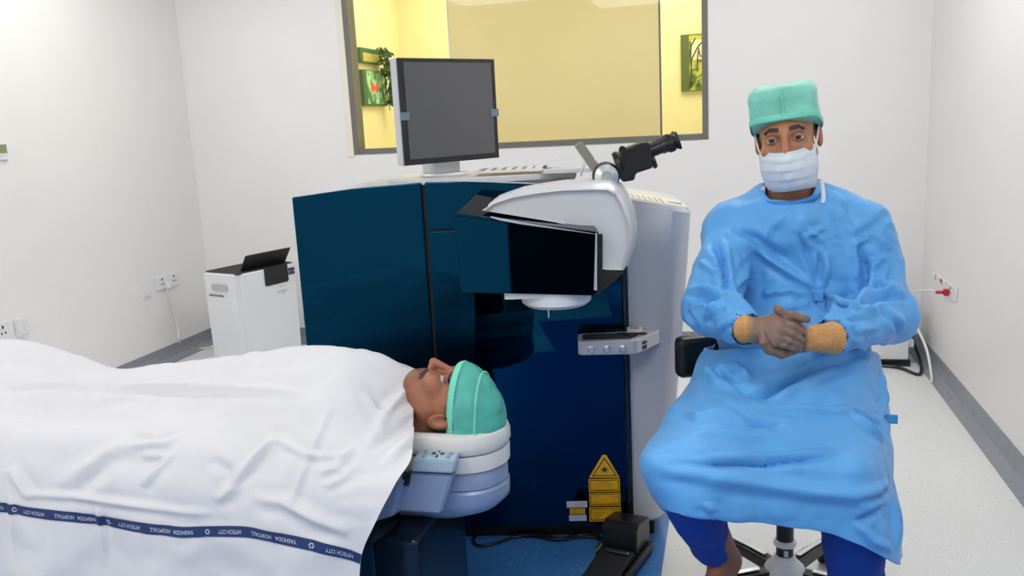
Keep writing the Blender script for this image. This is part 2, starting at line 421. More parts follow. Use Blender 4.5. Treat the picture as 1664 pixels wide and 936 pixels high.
# ceiling light panels (out of frame overhead, the room's own lamps)
def ceiling_panel(x, y, label, wx=.6, wy=.6, z=ZC, rad=PANEL_W, col=(1, .995, .985)):
    e = empty('ceiling_light', (x, y, z), 0, label, 'light', 'ceiling light panels')
    bm = bmesh.new()
    for s in (-1, 1):
        bx(bm, (s*wx/2-.015, -wy/2-.015, -.02), (s*wx/2+.015, wy/2+.015, 0)); bx(bm, (-wx/2+.015, s*wy/2-.015, -.02), (wx/2-.015, s*wy/2+.015, 0))
    bm_obj('frame', bm, M['white'], e)
    d = box('diffuser', (-wx/2+.016, -wy/2+.016, -.012), (wx/2-.016, wy/2-.016, -.002), mat('panel_glow_%g' % rad, (.8, .8, .8), .5, emit=(col, rad)), e)
    return e
for x, y, l in [(-2.6, 3.5, 'square ceiling light panel above the air purifier corner'), (.2, 3.5, 'square ceiling light panel nearest the window and right wall'),
                (-2.7, .2, 'square ceiling light panel above the foot of the bed'), (.2, .4, 'square ceiling light panel above the photographer'),
                (-1.2, -1.1, 'square ceiling light panel near the wall behind the photographer')]:
    ceiling_panel(x, y, l, 1.0, 1.0)
# ------------------------------------------------------------------ window and the yellow room behind it
wd = empty('window_1', ((WX0+WX1)/2, YB+.05, WZ0)); struct(wd); wx, wz = (WX0+WX1)/2, WZ0
def wpart(name, lo, hi, m_, bev=.002):
    o = box(name, (lo[0]-wx, lo[1]-YB-.05, lo[2]-wz), (hi[0]-wx, hi[1]-YB-.05, hi[2]-wz), m_, wd, bev=bev); return o
fw = .034
bm = bmesh.new()
for lo, hi in [((WX0, -.055, 0), (WX0+fw, .05, WZ1-WZ0)), ((WX1-fw, -.055, 0), (WX1, .05, WZ1-WZ0)), ((WX0+fw, -.055, 0), (WX1-fw, .05, fw)), ((WX0+fw, -.055, WZ1-WZ0-fw), (WX1-fw, .05, WZ1-WZ0))]:
    bx(bm, (lo[0]-wx, lo[1], lo[2]), (hi[0]-wx, hi[1], hi[2]), .003)
bm_obj('window_frame', bm, M['frame'], wd)
bm = bmesh.new(); bx(bm, (WX0-.045-wx, -.058, -.012), (WX0-.001-wx, -.0505, WZ1-WZ0), .002); bm_obj('window_casing', bm, M['whitetrim'], wd)
# pane: clear glass with its surface reflection
gm = bpy.data.materials.new('window_glass'); gm.use_nodes = True; nt = gm.node_tree; nt.nodes.remove(nt.nodes['Principled BSDF'])
tr = nt.nodes.new('ShaderNodeBsdfTransparent'); gl = nt.nodes.new('ShaderNodeBsdfGlossy'); gl.inputs['Roughness'].default_value = 0.02
tr.inputs[0].default_value = (.97, .98, .97, 1); mxs = nt.nodes.new('ShaderNodeMixShader'); mxs.inputs[0].default_value = 0.012
nt.links.new(tr.outputs[0], mxs.inputs[1]); nt.links.new(gl.outputs[0], mxs.inputs[2]); nt.links.new(mxs.outputs[0], nt.nodes['Material Output'].inputs[0])
wpart('pane', (WX0+fw-.005, YB+.035, WZ0+fw-.005), (WX1-fw+.005, YB+.041, WZ1-fw+.005), gm, 0)
# next room shell
NX0, NX1, NY1 = -2.78, 0.9, 7.2
struct(box('wall_1', (NX0-.1, YB+.1, 0), (NX0, NY1, ZC), M['yellow'])); struct(box('wall_2', (NX0-.1, NY1, 0), (NX1+.1, NY1+.1, ZC), M['yellow']))
struct(box('wall_3', (NX1, YB+.1, 0), (NX1+.1, NY1, ZC), M['yellow'])); struct(box('floor_1', (NX0-.1, YB+.1, -.1), (NX1+.1, NY1+.1, 0), M['floor']))
struct(box('ceiling_1', (NX0-.1, YB+.1, ZC), (NX1+.1, NY1+.1, ZC+.1), M['ceil']))
ceiling_panel(-1.9, 6.4, 'ceiling light panel in the yellow room behind the glass', .9, .9, ZC, YELLOW_W, (1, .95, .74))
ceiling_panel(-.3, 6.4, 'ceiling light panel in the yellow room by the framed landscape', .9, .9, ZC, YELLOW_W, (1, .95, .74))
# roller blind just behind the glass
bl = empty('roller_blind', ((aty(733, 100, 5.28)[0]+aty(1071, 100, 5.28)[0])/2, 5.28, WZ0), 0, 'beige roller blind lowered behind the middle of the window', 'blind')
bw = (aty(1071, 100, 5.28)[0]-aty(733, 100, 5.28)[0])/2
box('fabric', (-bw, -.001, -.02), (bw, .001, 1.2), M['blind'], bl)
box('bottom_bar', (-bw, -.006, -.045), (bw, .006, -.02), M['blind'], bl, bev=.003)
box('side_guide', (-bw-.008, -.004, -.045), (-bw-.001, .004, 1.2), M['white'], bl); box('side_guide', (bw+.001, -.004, -.045), (bw+.012, .004, 1.2), M['frame'], bl)
lathe('roller', [(0, -bw), (.025, -bw), (.025, bw), (0, bw)], M['white'], bl, 16, Matrix.Translation((0, .0, 1.2)) @ Matrix.Rotation(PI/2, 4, 'Y'))
# pictures: procedural paintings
def painting(name, cols, scale):
    mt = bpy.data.materials.new(name); mt.use_nodes = True; nt = mt.node_tree; p = nt.nodes['Principled BSDF']; p.inputs['Roughness'].default_value = .6
    tc = nt.nodes.new('ShaderNodeTexCoord'); n = nt.nodes.new('ShaderNodeTexNoise'); n.inputs['Scale'].default_value = scale; n.inputs['Detail'].default_value = 5; n.inputs['Distortion'].default_value = 1.2
    cr = nt.nodes.new('ShaderNodeValToRGB'); el = cr.color_ramp.elements
    while len(el) < len(cols): el.new(.5)
    for e_, (pos, c) in zip(el, cols): e_.position = pos; e_.color = c
    nt.links.new(tc.outputs['Object'], n.inputs['Vector']); nt.links.new(n.outputs['Fac'], cr.inputs[0]); nt.links.new(cr.outputs[0], p.inputs['Base Color']); return mt
pm1 = painting('painted_foliage', [(.3, srgb(40, 80, 60)), (.46, srgb(90, 150, 95)), (.58, srgb(190, 235, 190)), (.7, srgb(70, 140, 50))], 9)
pm2 = painting('painted_landscape', [(.3, srgb(40, 62, 24)), (.45, srgb(110, 128, 40)), (.58, srgb(205, 205, 90)), (.72, srgb(120, 120, 50))], 11)
def on_left(px, py): return atx(px, py, NX0)
a = on_left(579, 77); b = on_left(586, 102); c = on_left(614, 80)
e = empty('picture', (NX0, (a[1]+c[1])/2, (a[2]+b[2])/2), 0, 'small green canvas high on the yellow wall, partly behind trailing leaves', 'picture')
hw, hh = (c[1]-a[1])/2, (a[2]-b[2])/2
box('canvas', (.001, -hw, -hh), (.03, hw, hh), M['canvas'], e); box('painting', (.0301, -hw*.8, -hh*.8), (.032, hw*.95, hh*.35), mat('painted_sand', srgb(196, 190, 90), .6, var=(20, .2)), e)
a = on_left(583, 113); b = on_left(588, 172); c = on_left(620, 113)
e = empty('picture', (NX0, (a[1]+c[1])/2, (a[2]+b[2])/2), 0, 'tall green canvas with red flowers on the yellow wall', 'picture')
hw2, hh2 = (c[1]-a[1])/2, (a[2]-b[2])/2
box('canvas', (.001, -hw2, -hh2), (.03, hw2, hh2), M['canvas'], e); box('painting', (.0301, -hw2*.72, -hh2*.9), (.032, hw2*.9, hh2*.95), pm1, e)
for fy, fz, r in ((-.25, .05, .042), (.16, .1, .03), (.05, -.05, .028)):
    lathe('red_flower', [(0, .003), (r*.7, .0025), (r, 0)], mat('flower_red', srgb(235, 95, 70), .6), e, 10, Matrix.Translation((.0322, fy*hw2, fz*hh2)) @ Matrix.Rotation(PI/2, 4, 'Y'))
# trailing plant hanging in front of the two canvases
top = on_left(604, 82); low = on_left(614, 180)
e = empty('trailing_plant', (NX0+.05, top[1], top[2]), 0, 'green trailing plant hanging down over the canvases on the yellow wall', 'plant')
L = top[2]-low[2]
tube('stem', [(0, 0, .0), (.02, .05, -.1), (.015, .09, -.3), (.02, .12, -L)], .004, M['leaf'], e, 6, 8)
lm = None
for i in range(190):
    t = rng.random()**1.1; y0 = np.interp(t, [0, .2, .6, 1], [-.02, .07, .10, .12]); sp = np.interp(t, [0, .1, .5, .85, 1], [.10, .13, .11, .05, .01])
    if lm is None:
        o = np_mesh('leaf', [(0, 0, 0), (.012, .016, -.012), (.004, 0, -.05), (.012, -.016, -.012)], [(0, 1, 2), (0, 2, 3)], M['leaf'], e, smooth=False); lm = o.data
    else: o = link(bpy.data.objects.new('leaf', lm), e)
    o.location = (.02+.05*rng.random(), y0+sp*(rng.random()*2-1)*.8, -t*L*.93+.02); o.rotation_euler = (rng.normal()*.7, rng.normal()*.4, rng.normal()*.9); s = .7+.6*rng.random(); o.scale = (s, s, s)
# landscape picture on the far wall
a = aty(1106, 57, NY1-.02); b = aty(1108, 149, NY1-.02); c = aty(1166, 52, NY1-.02)
e = empty('picture', ((a[0]+c[0])/2, NY1, (a[2]+b[2])/2), 0, 'landscape painting with a dark tree, cut off by the right window frame', 'picture')
hw3, hh3 = (c[0]-a[0])/2, (a[2]-b[2])/2
box('canvas', (-hw3, -.03, -hh3), (hw3, -.001, hh3), mat('canvas_olive', srgb(92, 106, 48), .7), e)
box('painting', (-hw3*.55, -.032, -hh3*.97), (hw3*.97, -.0301, hh3*.97), pm2, e)
box('painted_sky', (-hw3*.42, -.0335, hh3*.1), (hw3*.6, -.0322, hh3*.8), mat('painted_sky', srgb(232, 226, 190), .6), e)
bt = bmesh.new()
for pts in ([(-.5, -.9), (-.42, -.2), (-.45, .5), (-.2, .85)], [(-.42, .1), (-.1, .5), (.2, .7), (.6, .72)], [(-.05, .5), (.1, .2), (.3, .35), (.5, .05)], [(-.1, -.3), (-.08, .2), (0, .45)], [(.2, .7), (.35, .4), (.3, .2)]):
    tube_bm(bt, catmull([(p[0]*hw3, -.034, p[1]*hh3) for p in pts], 6), .0045, 5)
bm_obj('painted_tree', bt, mat('painted_bark', srgb(62, 60, 30), .7), e)

# ------------------------------------------------------------------ sockets, switch plates, thermostat on the walls
def plate(name, px0, py0, px1, py1, side, label, cat, modules=1, kind='socket'):
    """wall plate between two opposite pixel corners on a side wall"""
    X = XL if side < 0 else XR
    a = atx(px0, py0, X); b = atx(px1, py1, X); y0, y1 = sorted((a[1], b[1])); z0, z1 = sorted((a[2], b[2]))
    e = empty(name, (X, (y0+y1)/2, (z0+z1)/2), 0 if side < 0 else PI, label, cat)
    hy, hz = (y1-y0)/2, (z1-z0)/2
    box('plate', (0.0005, -hy, -hz), (.012, hy, hz), M['white'], e, bev=.004)
    bm = bmesh.new(); n = 0
    for k in range(modules):
        cy = -hy+(k+.5)*2*hy/modules; w_ = hy/modules
        if kind == 'socket':
            bx(bm, (.0121, cy-.005, hz*.25), (.0128, cy+.005, hz*.25+.016)); bx(bm, (.0121, cy-.016, -hz*.35), (.0128, cy-.008, -hz*.35+.01)); bx(bm, (.0121, cy+.008, -hz*.35), (.0128, cy+.016, -hz*.35+.01))
            n += 1
        else: bx(bm, (.0121, cy-w_*.62, -hz*.55), (.015, cy+w_*.62, hz*.55), .002)
    bm_obj('contact_holes' if kind == 'socket' else 'rocker', bm, M['ink'] if kind == 'socket' else M['white'], e)
    return e, hy, hz
plate('switch_plate', 227, 459, 244, 480, -1, 'blank white switch plate left of the double socket', 'switch', 1, 'switch')
sk, shy, shz = plate('wall_socket', 250, 451, 291, 461, -1, 'white double wall socket with the purifier cable plugged in', 'socket', 2)
sk.location.z -= .0
plate('wall_socket', -12, 527, 16, 549, -1, 'white socket plate at the left edge of the photo', 'socket', 1)
plate('switch_plate', 21, 520, 46, 541, -1, 'white switch plate beside the leftmost socket, above the sheet', 'switch', 2, 'switch')
e, hy, hz = plate('thermostat', -14, 232, 12, 259, -1, 'white thermostat with green display at the left edge', 'thermostat', 1, 'switch')
box('display', (.0125, -hy*.75, -hz*.25), (.017, hy*.75, hz*.75), M['lcd'], e, bev=.001)
p1 = atx(268, 463, XL)
pl = empty('power_cable', (XL, p1[1], p1[2]), 0, 'white power cable running from the double socket to the purifier', 'cable')
box('plug', (.0135, -.02, -.02), (.045, .02, .02), M['white'], pl, bev=.006)
q = [atx(271, 470, XL+.03), atx(281, 505, XL+.02), atx(289, 535, XL+.02), atx(291, 553, XL+.04), atz(298, 563, .01), atz(318, 567, .008), atz(352, 563, .008)]
tube('cord', [np.array(v)-np.array(pl.location) for v in q], .006, M['cable'], pl, 8, 8)
e, hy, hz = plate('wall_socket', 1520, 441, 1539, 472, 1, 'white socket plate on the right wall, farther of the pair', 'socket', 2)
box('switch', (.0125, hy*.3, hz*.2), (.016, hy*.6, hz*.7), M['red'], e)
plate('wall_socket', 1541, 456, 1556, 491, 1, 'white socket plate with a red plug on the right wall', 'socket', 1)
p1 = atx(1546, 475, XR)
pl = empty('power_cable', p1, 0, 'white cable with a red plug in the right wall socket', 'cable')
box('plug', (-.035, -.016, -.016), (-.0135, .016, .016), M['red'], pl, bev=.004)
tube('plug_boot', [(-.034, 0, 0), (-.06, .03, -.006)], .008, M['red'], pl)
q = [p1+np.array([-.055, .03, -.005]), p1+np.array([-.08, .10, -.01]), p1+np.array([-.12, .35, -.09]), p1+np.array([-.09, .44, -.3]), (1.0, 5.03, .12)]
tube('cord', [np.array(v)-p1 for v in q], .005, M['cable'], pl, 8, 8)
# small white unit on the floor in the far right corner
e = empty('power_unit', (.81, 4.84, 0), 0, 'small white box with a black base on the floor in the right corner', 'power unit')
box('base', (-.16, -.05, .0), (.13, .16, .035), M['black'], e, bev=.004); box('housing', (-.15, -.045, .0355), (.12, .155, .33), M['white'], e, bev=.008)
box('connector', (.121, -.02, .1), (.15, .02, .14), M['white'], e, bev=.004)
e2 = empty('floor_cable', (.95, 4.7, 0), 0, 'white cable arching to the floor beside the small corner box', 'cable')
tube('cord', [(-.04, .2, .28), (.0, .08, .24), (.035, -.05, .14), (.045, -.14, .03), (.03, -.22, .008)], .007, M['cable'], e2, 8, 8)
e2 = empty('floor_cable', (.97, 4.9, 0), 0, 'black cable lying along the skirting behind the small corner box', 'cable')
tube('cord', [(-.0, .1, .2), (.0, .0, .12), (.02, -.1, .03), (-.02, -.28, .009), (-.10, -.16, .009), (-.25, -.12, .009)], .008, M['black'], e2, 8, 8)

# ------------------------------------------------------------------ air purifier in the left corner
PA = math.radians(71); pu = empty('air_purifier', (-2.785, 4.345, 0), PA, 'white air purifier with a black lid flap in the left corner', 'air purifier')
# local x along the long face (away), local y to the left (towards the wall)
LX, LY, HZ = .47, .345, .605
bm = bmesh.new(); vs = bx(bm, (0, 0, .012), (LX, LY, HZ))
bmesh.ops.bevel(bm, geom=[e for e in bm.edges if abs(e.verts[0].co.z-e.verts[1].co.z) > .3], offset=.034, segments=6, affect='EDGES')
for v in bm.verts:
    if v.co.z < .1: v.co.x = LX/2+(v.co.x-LX/2)*.97; v.co.y = LY/2+(v.co.y-LY/2)*.97
bmesh.ops.bevel(bm, geom=[e for e in bm.edges if e.verts[0].co.z > .6 and e.verts[1].co.z > .6], offset=.008, segments=3, affect='EDGES')
bm_obj('housing', bm, M['white'], pu)
def rrect(x0, y0, x1, y1, r, n=5):
    o = []
    for cx, cy, a0 in ((x1-r, y1-r, 0), (x0+r, y1-r, 90), (x0+r, y0+r, 180), (x1-r, y0+r, 270)):
        for k in range(n+1): a = math.radians(a0+90*k/n); o.append((cx+r*math.cos(a), cy+r*math.sin(a)))
    return o
prism('top_grille', rrect(.012, .012, LX-.012, LY-.012, .042), HZ-.003, HZ+.003, 'z', mat('grille_dark', (.045, .05, .05), .5), pu)
bm = bmesh.new()
for k in range(9): bx(bm, (.03+k*.047, .03, HZ+.0031), (.05+k*.047, LY-.03, HZ+.006))
bm_obj('grille_bars', bm, M['blackmat'], pu)
fl = prism('lid_flap', [(.0, 0), (.014, 0), (-.052, .098), (-.064, .094)], .085, .43, 'x', M['blackmat'], pu, bev=.005, xf=Matrix.Translation((0, .07, HZ+.004)))
prism('control_flap', rrect(.195, -.10, .378, .012, .012), -.006, -.0005, 'y', M['blackmat'], pu, bev=.002, xf=Matrix.Translation((0, 0, HZ-.004)))
prism('handle_recess', rrect(.10, -.022, .25, .022, .021), -.004, 0, 'y', mat('recess_grey', (.5, .5, .5), .5), pu, xf=Matrix.Translation((0, LY/2, HZ-.085)) @ Matrix.Rotation(-PI/2, 4, 'Z') @ Matrix.Translation((-.175, 0, 0)))
box('sticker', (.385, -.0022, HZ-.066), (.435, -.0006, HZ-.024), mat('navy_sticker', srgb(20, 45, 80), .4), pu)
text_obj('sticker_text', 'OT - 02', .016, (.41, -.0028, HZ-.046), (1, 0, 0), (0, 0, 1), M['label'], pu)
text_obj('logo', 'origin', .034, (.32, -.0016, HZ-.155), (1, 0, 0), (0, 0, 1), mat('logo_grey', (.42, .43, .44), .4), pu)
for dx in (-.008, .012): box('logo_dot', (.315+dx, -.002, HZ-.128), (.321+dx, -.0006, HZ-.122), M['inkgrey'], pu)
bm = bmesh.new()          # small dark print, too blurred in the photo to read: plain strokes only
for k, hgt in enumerate((.010, .013, .009, .012, .009, .013, .010)):
    y0 = LY*.60+.066-k*.020; bx(bm, (-.0022, y0-.007, HZ-.141), (-.0008, y0+.007, HZ-.141+hgt))
tag(bm_obj('side_print', bm, mat('side_print_grey', (.16, .16, .17), .4), pu, smooth=False), kind='stuff')

# ================================================================== laser console
AN = math.radians(9.96); MO = np.array([-.6, 2.613, 0.0])
_U = np.array([math.cos(AN), math.sin(AN), 0]); _V = np.array([-math.sin(AN), math.cos(AN), 0])
def mpx(x, y, v):           # pixel -> console-local (u,z) on the plane at depth v
    d = ray(x, y); t = ((MO+_V*v-CAM)@_V)/(d@_V); p = CAM+d*t-MO; return (float(p@_U), float(p[2]))
mc = empty('laser_console', MO, AN, 'dark blue glossy eye laser console with a projecting arm', 'laser machine')
def top_z(u): return float(np.interp(u, [-.763, -.558, -.343, -.2, 0, .15, .315, .42, .5], [1.196, 1.216, 1.224, 1.220, 1.204, 1.182, 1.143, 1.122, 1.105]))
def right_u(z): return float(np.interp(z, [.06, .2, .486, .8, 1.11], [.398, .418, .449, .475, .5]))
DEP = .52
def body_loft():
    r = .07; ch = [(-.763, 0.0)]+[(x, 0.0) for x in np.linspace(-.74, .5-r, 26)]
    ch += [(.5-r+r*math.sin(a), r-r*math.cos(a)) for a in np.linspace(.15, PI/2, 9)]
    bk = [(x, DEP) for x, y in ch]
    loop = ch+bk[::-1]; n = len(ch); V = []; F = []
    lev = [0, .012, .1, .3, .6, .85, .985, 1.0]
    for t in lev:
        for x, y in loop:
            z = .06+t*(top_z(min(x, .5))-.06); f = (right_u(z)-.5)*np.clip((x+.1)/.6, 0, 1)
            ins = .008 if t in (0, 1.0) else 0
            V.append((x+f-(ins if x > 0 else -ins), y+(ins if y < .3 else -ins), z))
    m_ = len(loop)
    for k in range(len(lev)-1):
        for i in range(m_): F.append((k*m_+i, k*m_+(i+1) % m_, (k+1)*m_+(i+1) % m_, (k+1)*m_+i))
    b = (len(lev)-1)*m_
    for i in range(n-1):
        F.append((b+i, b+i+1, b+m_-2-i, b+m_-1-i)); F.append((i+1, i, m_-1-i, m_-2-i))
    o = np_mesh('body', V, F, M['silver'], mc); o.data.set_sharp_from_angle(angle=math.radians(30)); return o
bodyo = body_loft()
def panel(name, us, z0, z1f, bev=.006, th=.016):
    us = list(us); pts = [(u, z1f(u)) for u in us]+[(u, z0) for u in (us[-1], us[0])]
    return prism(name, pts, -th, -.0005, 'y', M['navy'], mc, bev=bev, seg=2)
panel('front_panel', np.linspace(-.768, -.347, 14), .058, lambda u: top_z(u)+.004)
panel('front_panel', np.linspace(-.338, .272, 18), .058, lambda u: 1.072)
panel('upper_front_panel', np.linspace(-.338, .20, 18), 1.078, lambda u: top_z(u)+.004)
prism('panel_gap', [(-.350, .06), (-.334, .06), (-.334, 1.22), (-.350, 1.22)], -.006, -.0003, 'y', M['blackmat'], mc)
prism('panel_gap', [(-.334, 1.07), (.2, 1.07), (.2, 1.082), (-.334, 1.082)], -.006, -.0003, 'y', M['blackmat'], mc)
prism('panel_edge', [(.273, .058), (.289, .058), (.289, 1.0), (.273, 1.0)], -.018, -.0005, 'y', M['navydark'], mc, bev=.004)
box('plinth', (-.74, .03, .0), (.36, DEP-.03, .06), M['blackmat'], mc, bev=.004)
# top: raised worktop that carries the monitor
def wt_front(u): return float(np.interp(u, [-.52, -.4, -.2, 0, .12], [.20, .10, .07, .10, .14]))
us = np.linspace(-.50, .14, 18)
pts = [(u, wt_front(u)) for u in us]+[(.14, DEP-.02), (-.50, DEP-.02)]
prism('worktop', pts, 1.211, 1.231, 'z', M['silverlight'], mc, bev=.005)
prism('worktop_riser', [(u*.96, v*.94+.03) for u, v in pts], 1.15, 1.211, 'z', M['topgrey'], mc)
prism('document_tray', rrect(.03, .05, .24, .2, .02), 1.232, 1.246, 'z', M['silverlight'], mc, bev=.004)
# air slots on the sloping right shoulder
for k in range(7):
    u = .305+k*.0185; z = top_z(u); s_ = (top_z(u+.01)-top_z(u-.01))/.02
    o = box('vent_slot', (-.0045, 0, -.002), (.0045, .13, .0025), mat('vent_tan', (.42, .39, .30), .5), mc, bev=.001); o.location = (u-.004, .07, z+.0004); o.rotation_euler = (0, -math.atan(s_), 0)
o = box('card_slot', (-.022, 0, -.002), (.022, .03, .0025), mat('vent_tan', (.42, .39, .30), .5), mc, bev=.001); o.location = (.453, .1, top_z(.453)+.0004); o.rotation_euler = (0, .17, 0)
o = box('shoulder_cover', (-.105, 0, -.004), (.105, .24, .003), mat('cream_plastic', (.72, .70, .62), .4), mc, bev=.003); o.location = (.385, .04, top_z(.385)-.002); o.rotation_euler = (0, math.atan((1.148-1.109)/.185), 0)
# ---------------------------------------------------------------- arm
VF = -.45                                   # front of the dark arm housing
P = lambda x, y, v=VF: mpx(x, y, v)
tl, tr, br, bl_ = P(737, 347), P(971, 378), P(968, 481), P(748, 476)
bm = bmesh.new()
back = .30
def V3(p, v): return bm.verts.new((p[0], v, p[1]))
f = [V3(p, VF) for p in (bl_, br, tr, tl)]
bk = [V3(p, -.02) for p in ((bl_[0]+.07, bl_[1]+.03), (br[0]-.0, br[1]+.0), (tr[0], tr[1]+.06), mpx(778, 309, -.02))]
bm.faces.new(f); bm.faces.new(bk[::-1])
for i in range(4): bm.faces.new((f[i], bk[i], bk[(i+1) % 4], f[(i+1) % 4]))
bmesh.ops.recalc_face_normals(bm, faces=bm.faces); bmesh.ops.bevel(bm, geom=bm.edges[:], offset=.006, segments=3, affect='EDGES')
arm = bm_obj('arm_housing', bm, M['navy'], mc)
# grey ledge behind the right side of the dark front
lp = [P(800, 351, -.40), P(966, 374, -.40), P(975, 377, -.40), P(974, 440, -.40), P(960, 440, -.40), P(960, 385, -.40)]
# curved silver shell: profile lofted from front to back, widening to the right
prof = [(783, 342), (800, 331), (830, 321), (870, 314), (915, 309), (960, 307.5), (988, 308), (1002, 316), (1011, 332), (1020, 356), (1024, 384), (1022, 410), (1013, 440), (990, 440), (976, 438), (974, 400), (973, 377), (900, 361)]
base = np.array([P(x, y, -.40) for x, y in prof]); cen = base.mean(0)
bm = bmesh.new(); rings = []
n = len(base)
for v, sc, du, dz, wr in [(-.385, .955, 0, 0, 0), (-.397, .965, 0, 0, 0), (-.40, .985, 0, 0, 0), (-.395, 1.0, 0, 0, 0), (-.36, 1.0, 0, .0, .25), (-.355, .985, 0, .0, .3), (-.335, 1.0, 0, .010, .35), (-.31, 1.02, 0, .014, .6), (-.15, 1.03, 0, .008, 1.0), (.0, 1.02, 0, -.004, 1.05), (.12, .97, 0, -.012, 1.0)]:
    ring = []
    for q in base:
        p = cen+(q-cen)*sc
        right = max(0.0, min(1.0, (q[0]-cen[0])/.13)); up = max(0.0, (q[1]-cen[1])/.06)
        left = max(0.0, min(1.0, (cen[0]-q[0])/.13))
        p = p+np.array([.035*right*wr-.0*left*wr+.03*left*wr, dz*min(1, up)])
        ring.append(bm.verts.new((p[0], v, p[1])))
    rings.append(ring)
for a, b in zip(rings, rings[1:]):
    for i in range(n): bm.faces.new((a[i], a[(i+1) % n], b[(i+1) % n], b[i]))
bm.faces.new(rings[0]); bm.faces.new(rings[-1][::-1]); bmesh.ops.recalc_face_normals(bm, faces=bm.faces)
shell = bm_obj('arm_shell', bm, M['silverlight'], mc)
prism('arm_gap', [P(*q, -.385) for q in ((968, 380), (979, 380), (979, 438), (1014, 440), (1003, 452), (985, 466), (968, 480))], -.40, -.06, 'y', M['blackmat'], mc, bev=.003)
prism('ledge', [P(*q, -.43) for q in ((797, 352), (970, 379), (970, 470), (964, 470), (964, 385), (812, 357))], -.446, -.385, 'y', M['silver'], mc, bev=.001)
# white lens housing under the arm
c0 = ((P(905, 490, -.30)[0]), -.30, .93)
lathe('lens_housing', [(0, -.045), (.085, -.045), (.097, -.035), (.10, -.01), (.10, .02), (0, .02)], M['white'], mc, 40, Matrix.Translation((c0[0], -.335, P(905, 487, -.42)[1]+.016)))
box('lens_bracket', (P(820, 484, -.42)[0], -.43, P(820, 484, -.42)[1]-.004), (P(900, 484, -.42)[0], -.2, P(820, 484, -.42)[1]+.02), M['white'], mc, bev=.004)
tube('focus_pin', [(c0[0]-.02, -.43, c0[2]-.03), (c0[0]-.02, -.43, c0[2]-.055)], .002, M['alu'], mc, 6)
# ---------------------------------------------------------------- microscope on the arm
vm = -.22
def Q3(x, y, v=vm): q = mpx(x, y, v); return Vector((q[0], v, q[1]))
ms = bpy.data.objects.new('microscope', None); link(ms, mc)
ball = Q3(985, 286)
prism('mount_plate', [(ball.x-.045, vm-.06), (ball.x+.045, vm-.06), (ball.x+.04, vm+.08), (ball.x-.04, vm+.08)], ball.z-.046, ball.z-.038, 'z', M['black'], mc, bev=.002)
box('mount_foot', (ball.x-.022, vm-.03, ball.z-.038), (ball.x+.028, vm+.05, ball.z-.005), M['black'], mc, bev=.004)
lathe('swivel_drum', [(0, -.045), (.016, -.045), (.018, -.043), (.033, -.034), (.0345, -.03), (.0345, .05), (0, .05)], M['alu'], mc, 36, axis_mtx(ball, (0, 1, 0)))
lathe('drum_ring', [(.034, -.008), (.039, -.006), (.039, .045), (.034, .047)], M['black'], mc, 36, axis_mtx(ball, (0, 1, 0)))
d_ = (Q3(1098, 231)-Q3(1002, 268)).normalized(); A0 = Q3(1000, 268)
up_ = Vector((-d_.z, 0, d_.x))
# prism body: stepped black casting along the tube axis
pr = [(1001, 258), (1008, 244), (1040, 232), (1054, 230), (1060, 272), (1032, 281), (1030, 292), (1011, 295), (1002, 280)]
prism('prism_body', [(Q3(x, y).x, Q3(x, y).z) for x, y in pr], vm-.032, vm+.075, 'y', M['black'], mc, bev=.008, seg=3)
lathe('body_collar', [(.0, -.006), (.036, -.006), (.038, 0), (.038, .008), (.034, .012), (0, .012)], M['black'], mc, 32, axis_mtx(Q3(1004, 268), d_))
for k, dv in enumerate((-.006, .058)):     # a pair of eyepiece tubes
    a = Q3(1050, 248)+Vector((0, dv, 0)); L_ = (Q3(1103, 229)-Q3(1050, 248)).length
    ey = lathe('eyepiece', [(0, 0), (.0185, 0), (.0185, L_*.45), (.021, L_*.46), (.021, L_*.62), (.023, L_*.64), (.023, L_*.84), (.0195, L_*.86), (.0255, L_*.95), (.0265, L_), (.021, L_), (.02, L_*.97), (0, L_*.97)], M['black'], mc, 30, axis_mtx(a, d_))
    bm = bmesh.new(); mt_ = axis_mtx(a, d_)
    for j in range(16):
        an_ = 2*PI*j/16; bx(bm, (.0225, -.002, L_*.66), (.0245, .002, L_*.82), .0005, 1, mt_ @ Matrix.Rotation(an_, 4, 'Z'))
    bm_obj('grip_rib', bm, M['blackmat'], ey)
lathe('side_knob', [(0, -.02), (.009, -.02), (.010, -.018), (.010, -.002), (.006, 0), (0, 0)], M['black'], mc, 20, axis_mtx(Q3(1010, 242)+Vector((0, -.03, 0)), (0, 1, 0)))
lathe('end_cap', [(0, 0), (.022, 0), (.024, .004), (.022, .012), (0, .013)], M['black'], mc, 28, axis_mtx(Q3(1058, 262), d_))
bpy.data.objects.remove(ms)
# hand-held meter leaning behind the drum
mt = empty('handheld_meter', MO+_U*mpx(975, 290, -.1)[0]+_V*(-.10)+np.array([0, 0, mpx(975, 284, -.1)[1]]), AN, 'small grey handheld meter leaning on the console behind the microscope', 'meter')
RT = Matrix.Rotation(-math.radians(33), 4, 'Y')
bm = bmesh.new(); bx(bm, (-.013, -.026, .0), (.013, .026, .115), .005, 2, RT); bm_obj('case', bm, M['meter'], mt)
bm = bmesh.new(); bx(bm, (.0132, -.02, .05), (.0145, .02, .10), .0005, 1, RT); bm_obj('display', bm, M['lcd'], mt)
bm = bmesh.new(); bx(bm, (.0132, -.018, .012), (.0145, .018, .042), .0005, 1, RT); bm_obj('keypad', bm, M['inkgrey'], mt)
tube('wire_stand', [(-.045, -.015, .035), (-.06, -.015, .0), (-.055, .015, .0), (-.045, .015, .035)], .0025, M['alu'], mt, 6)
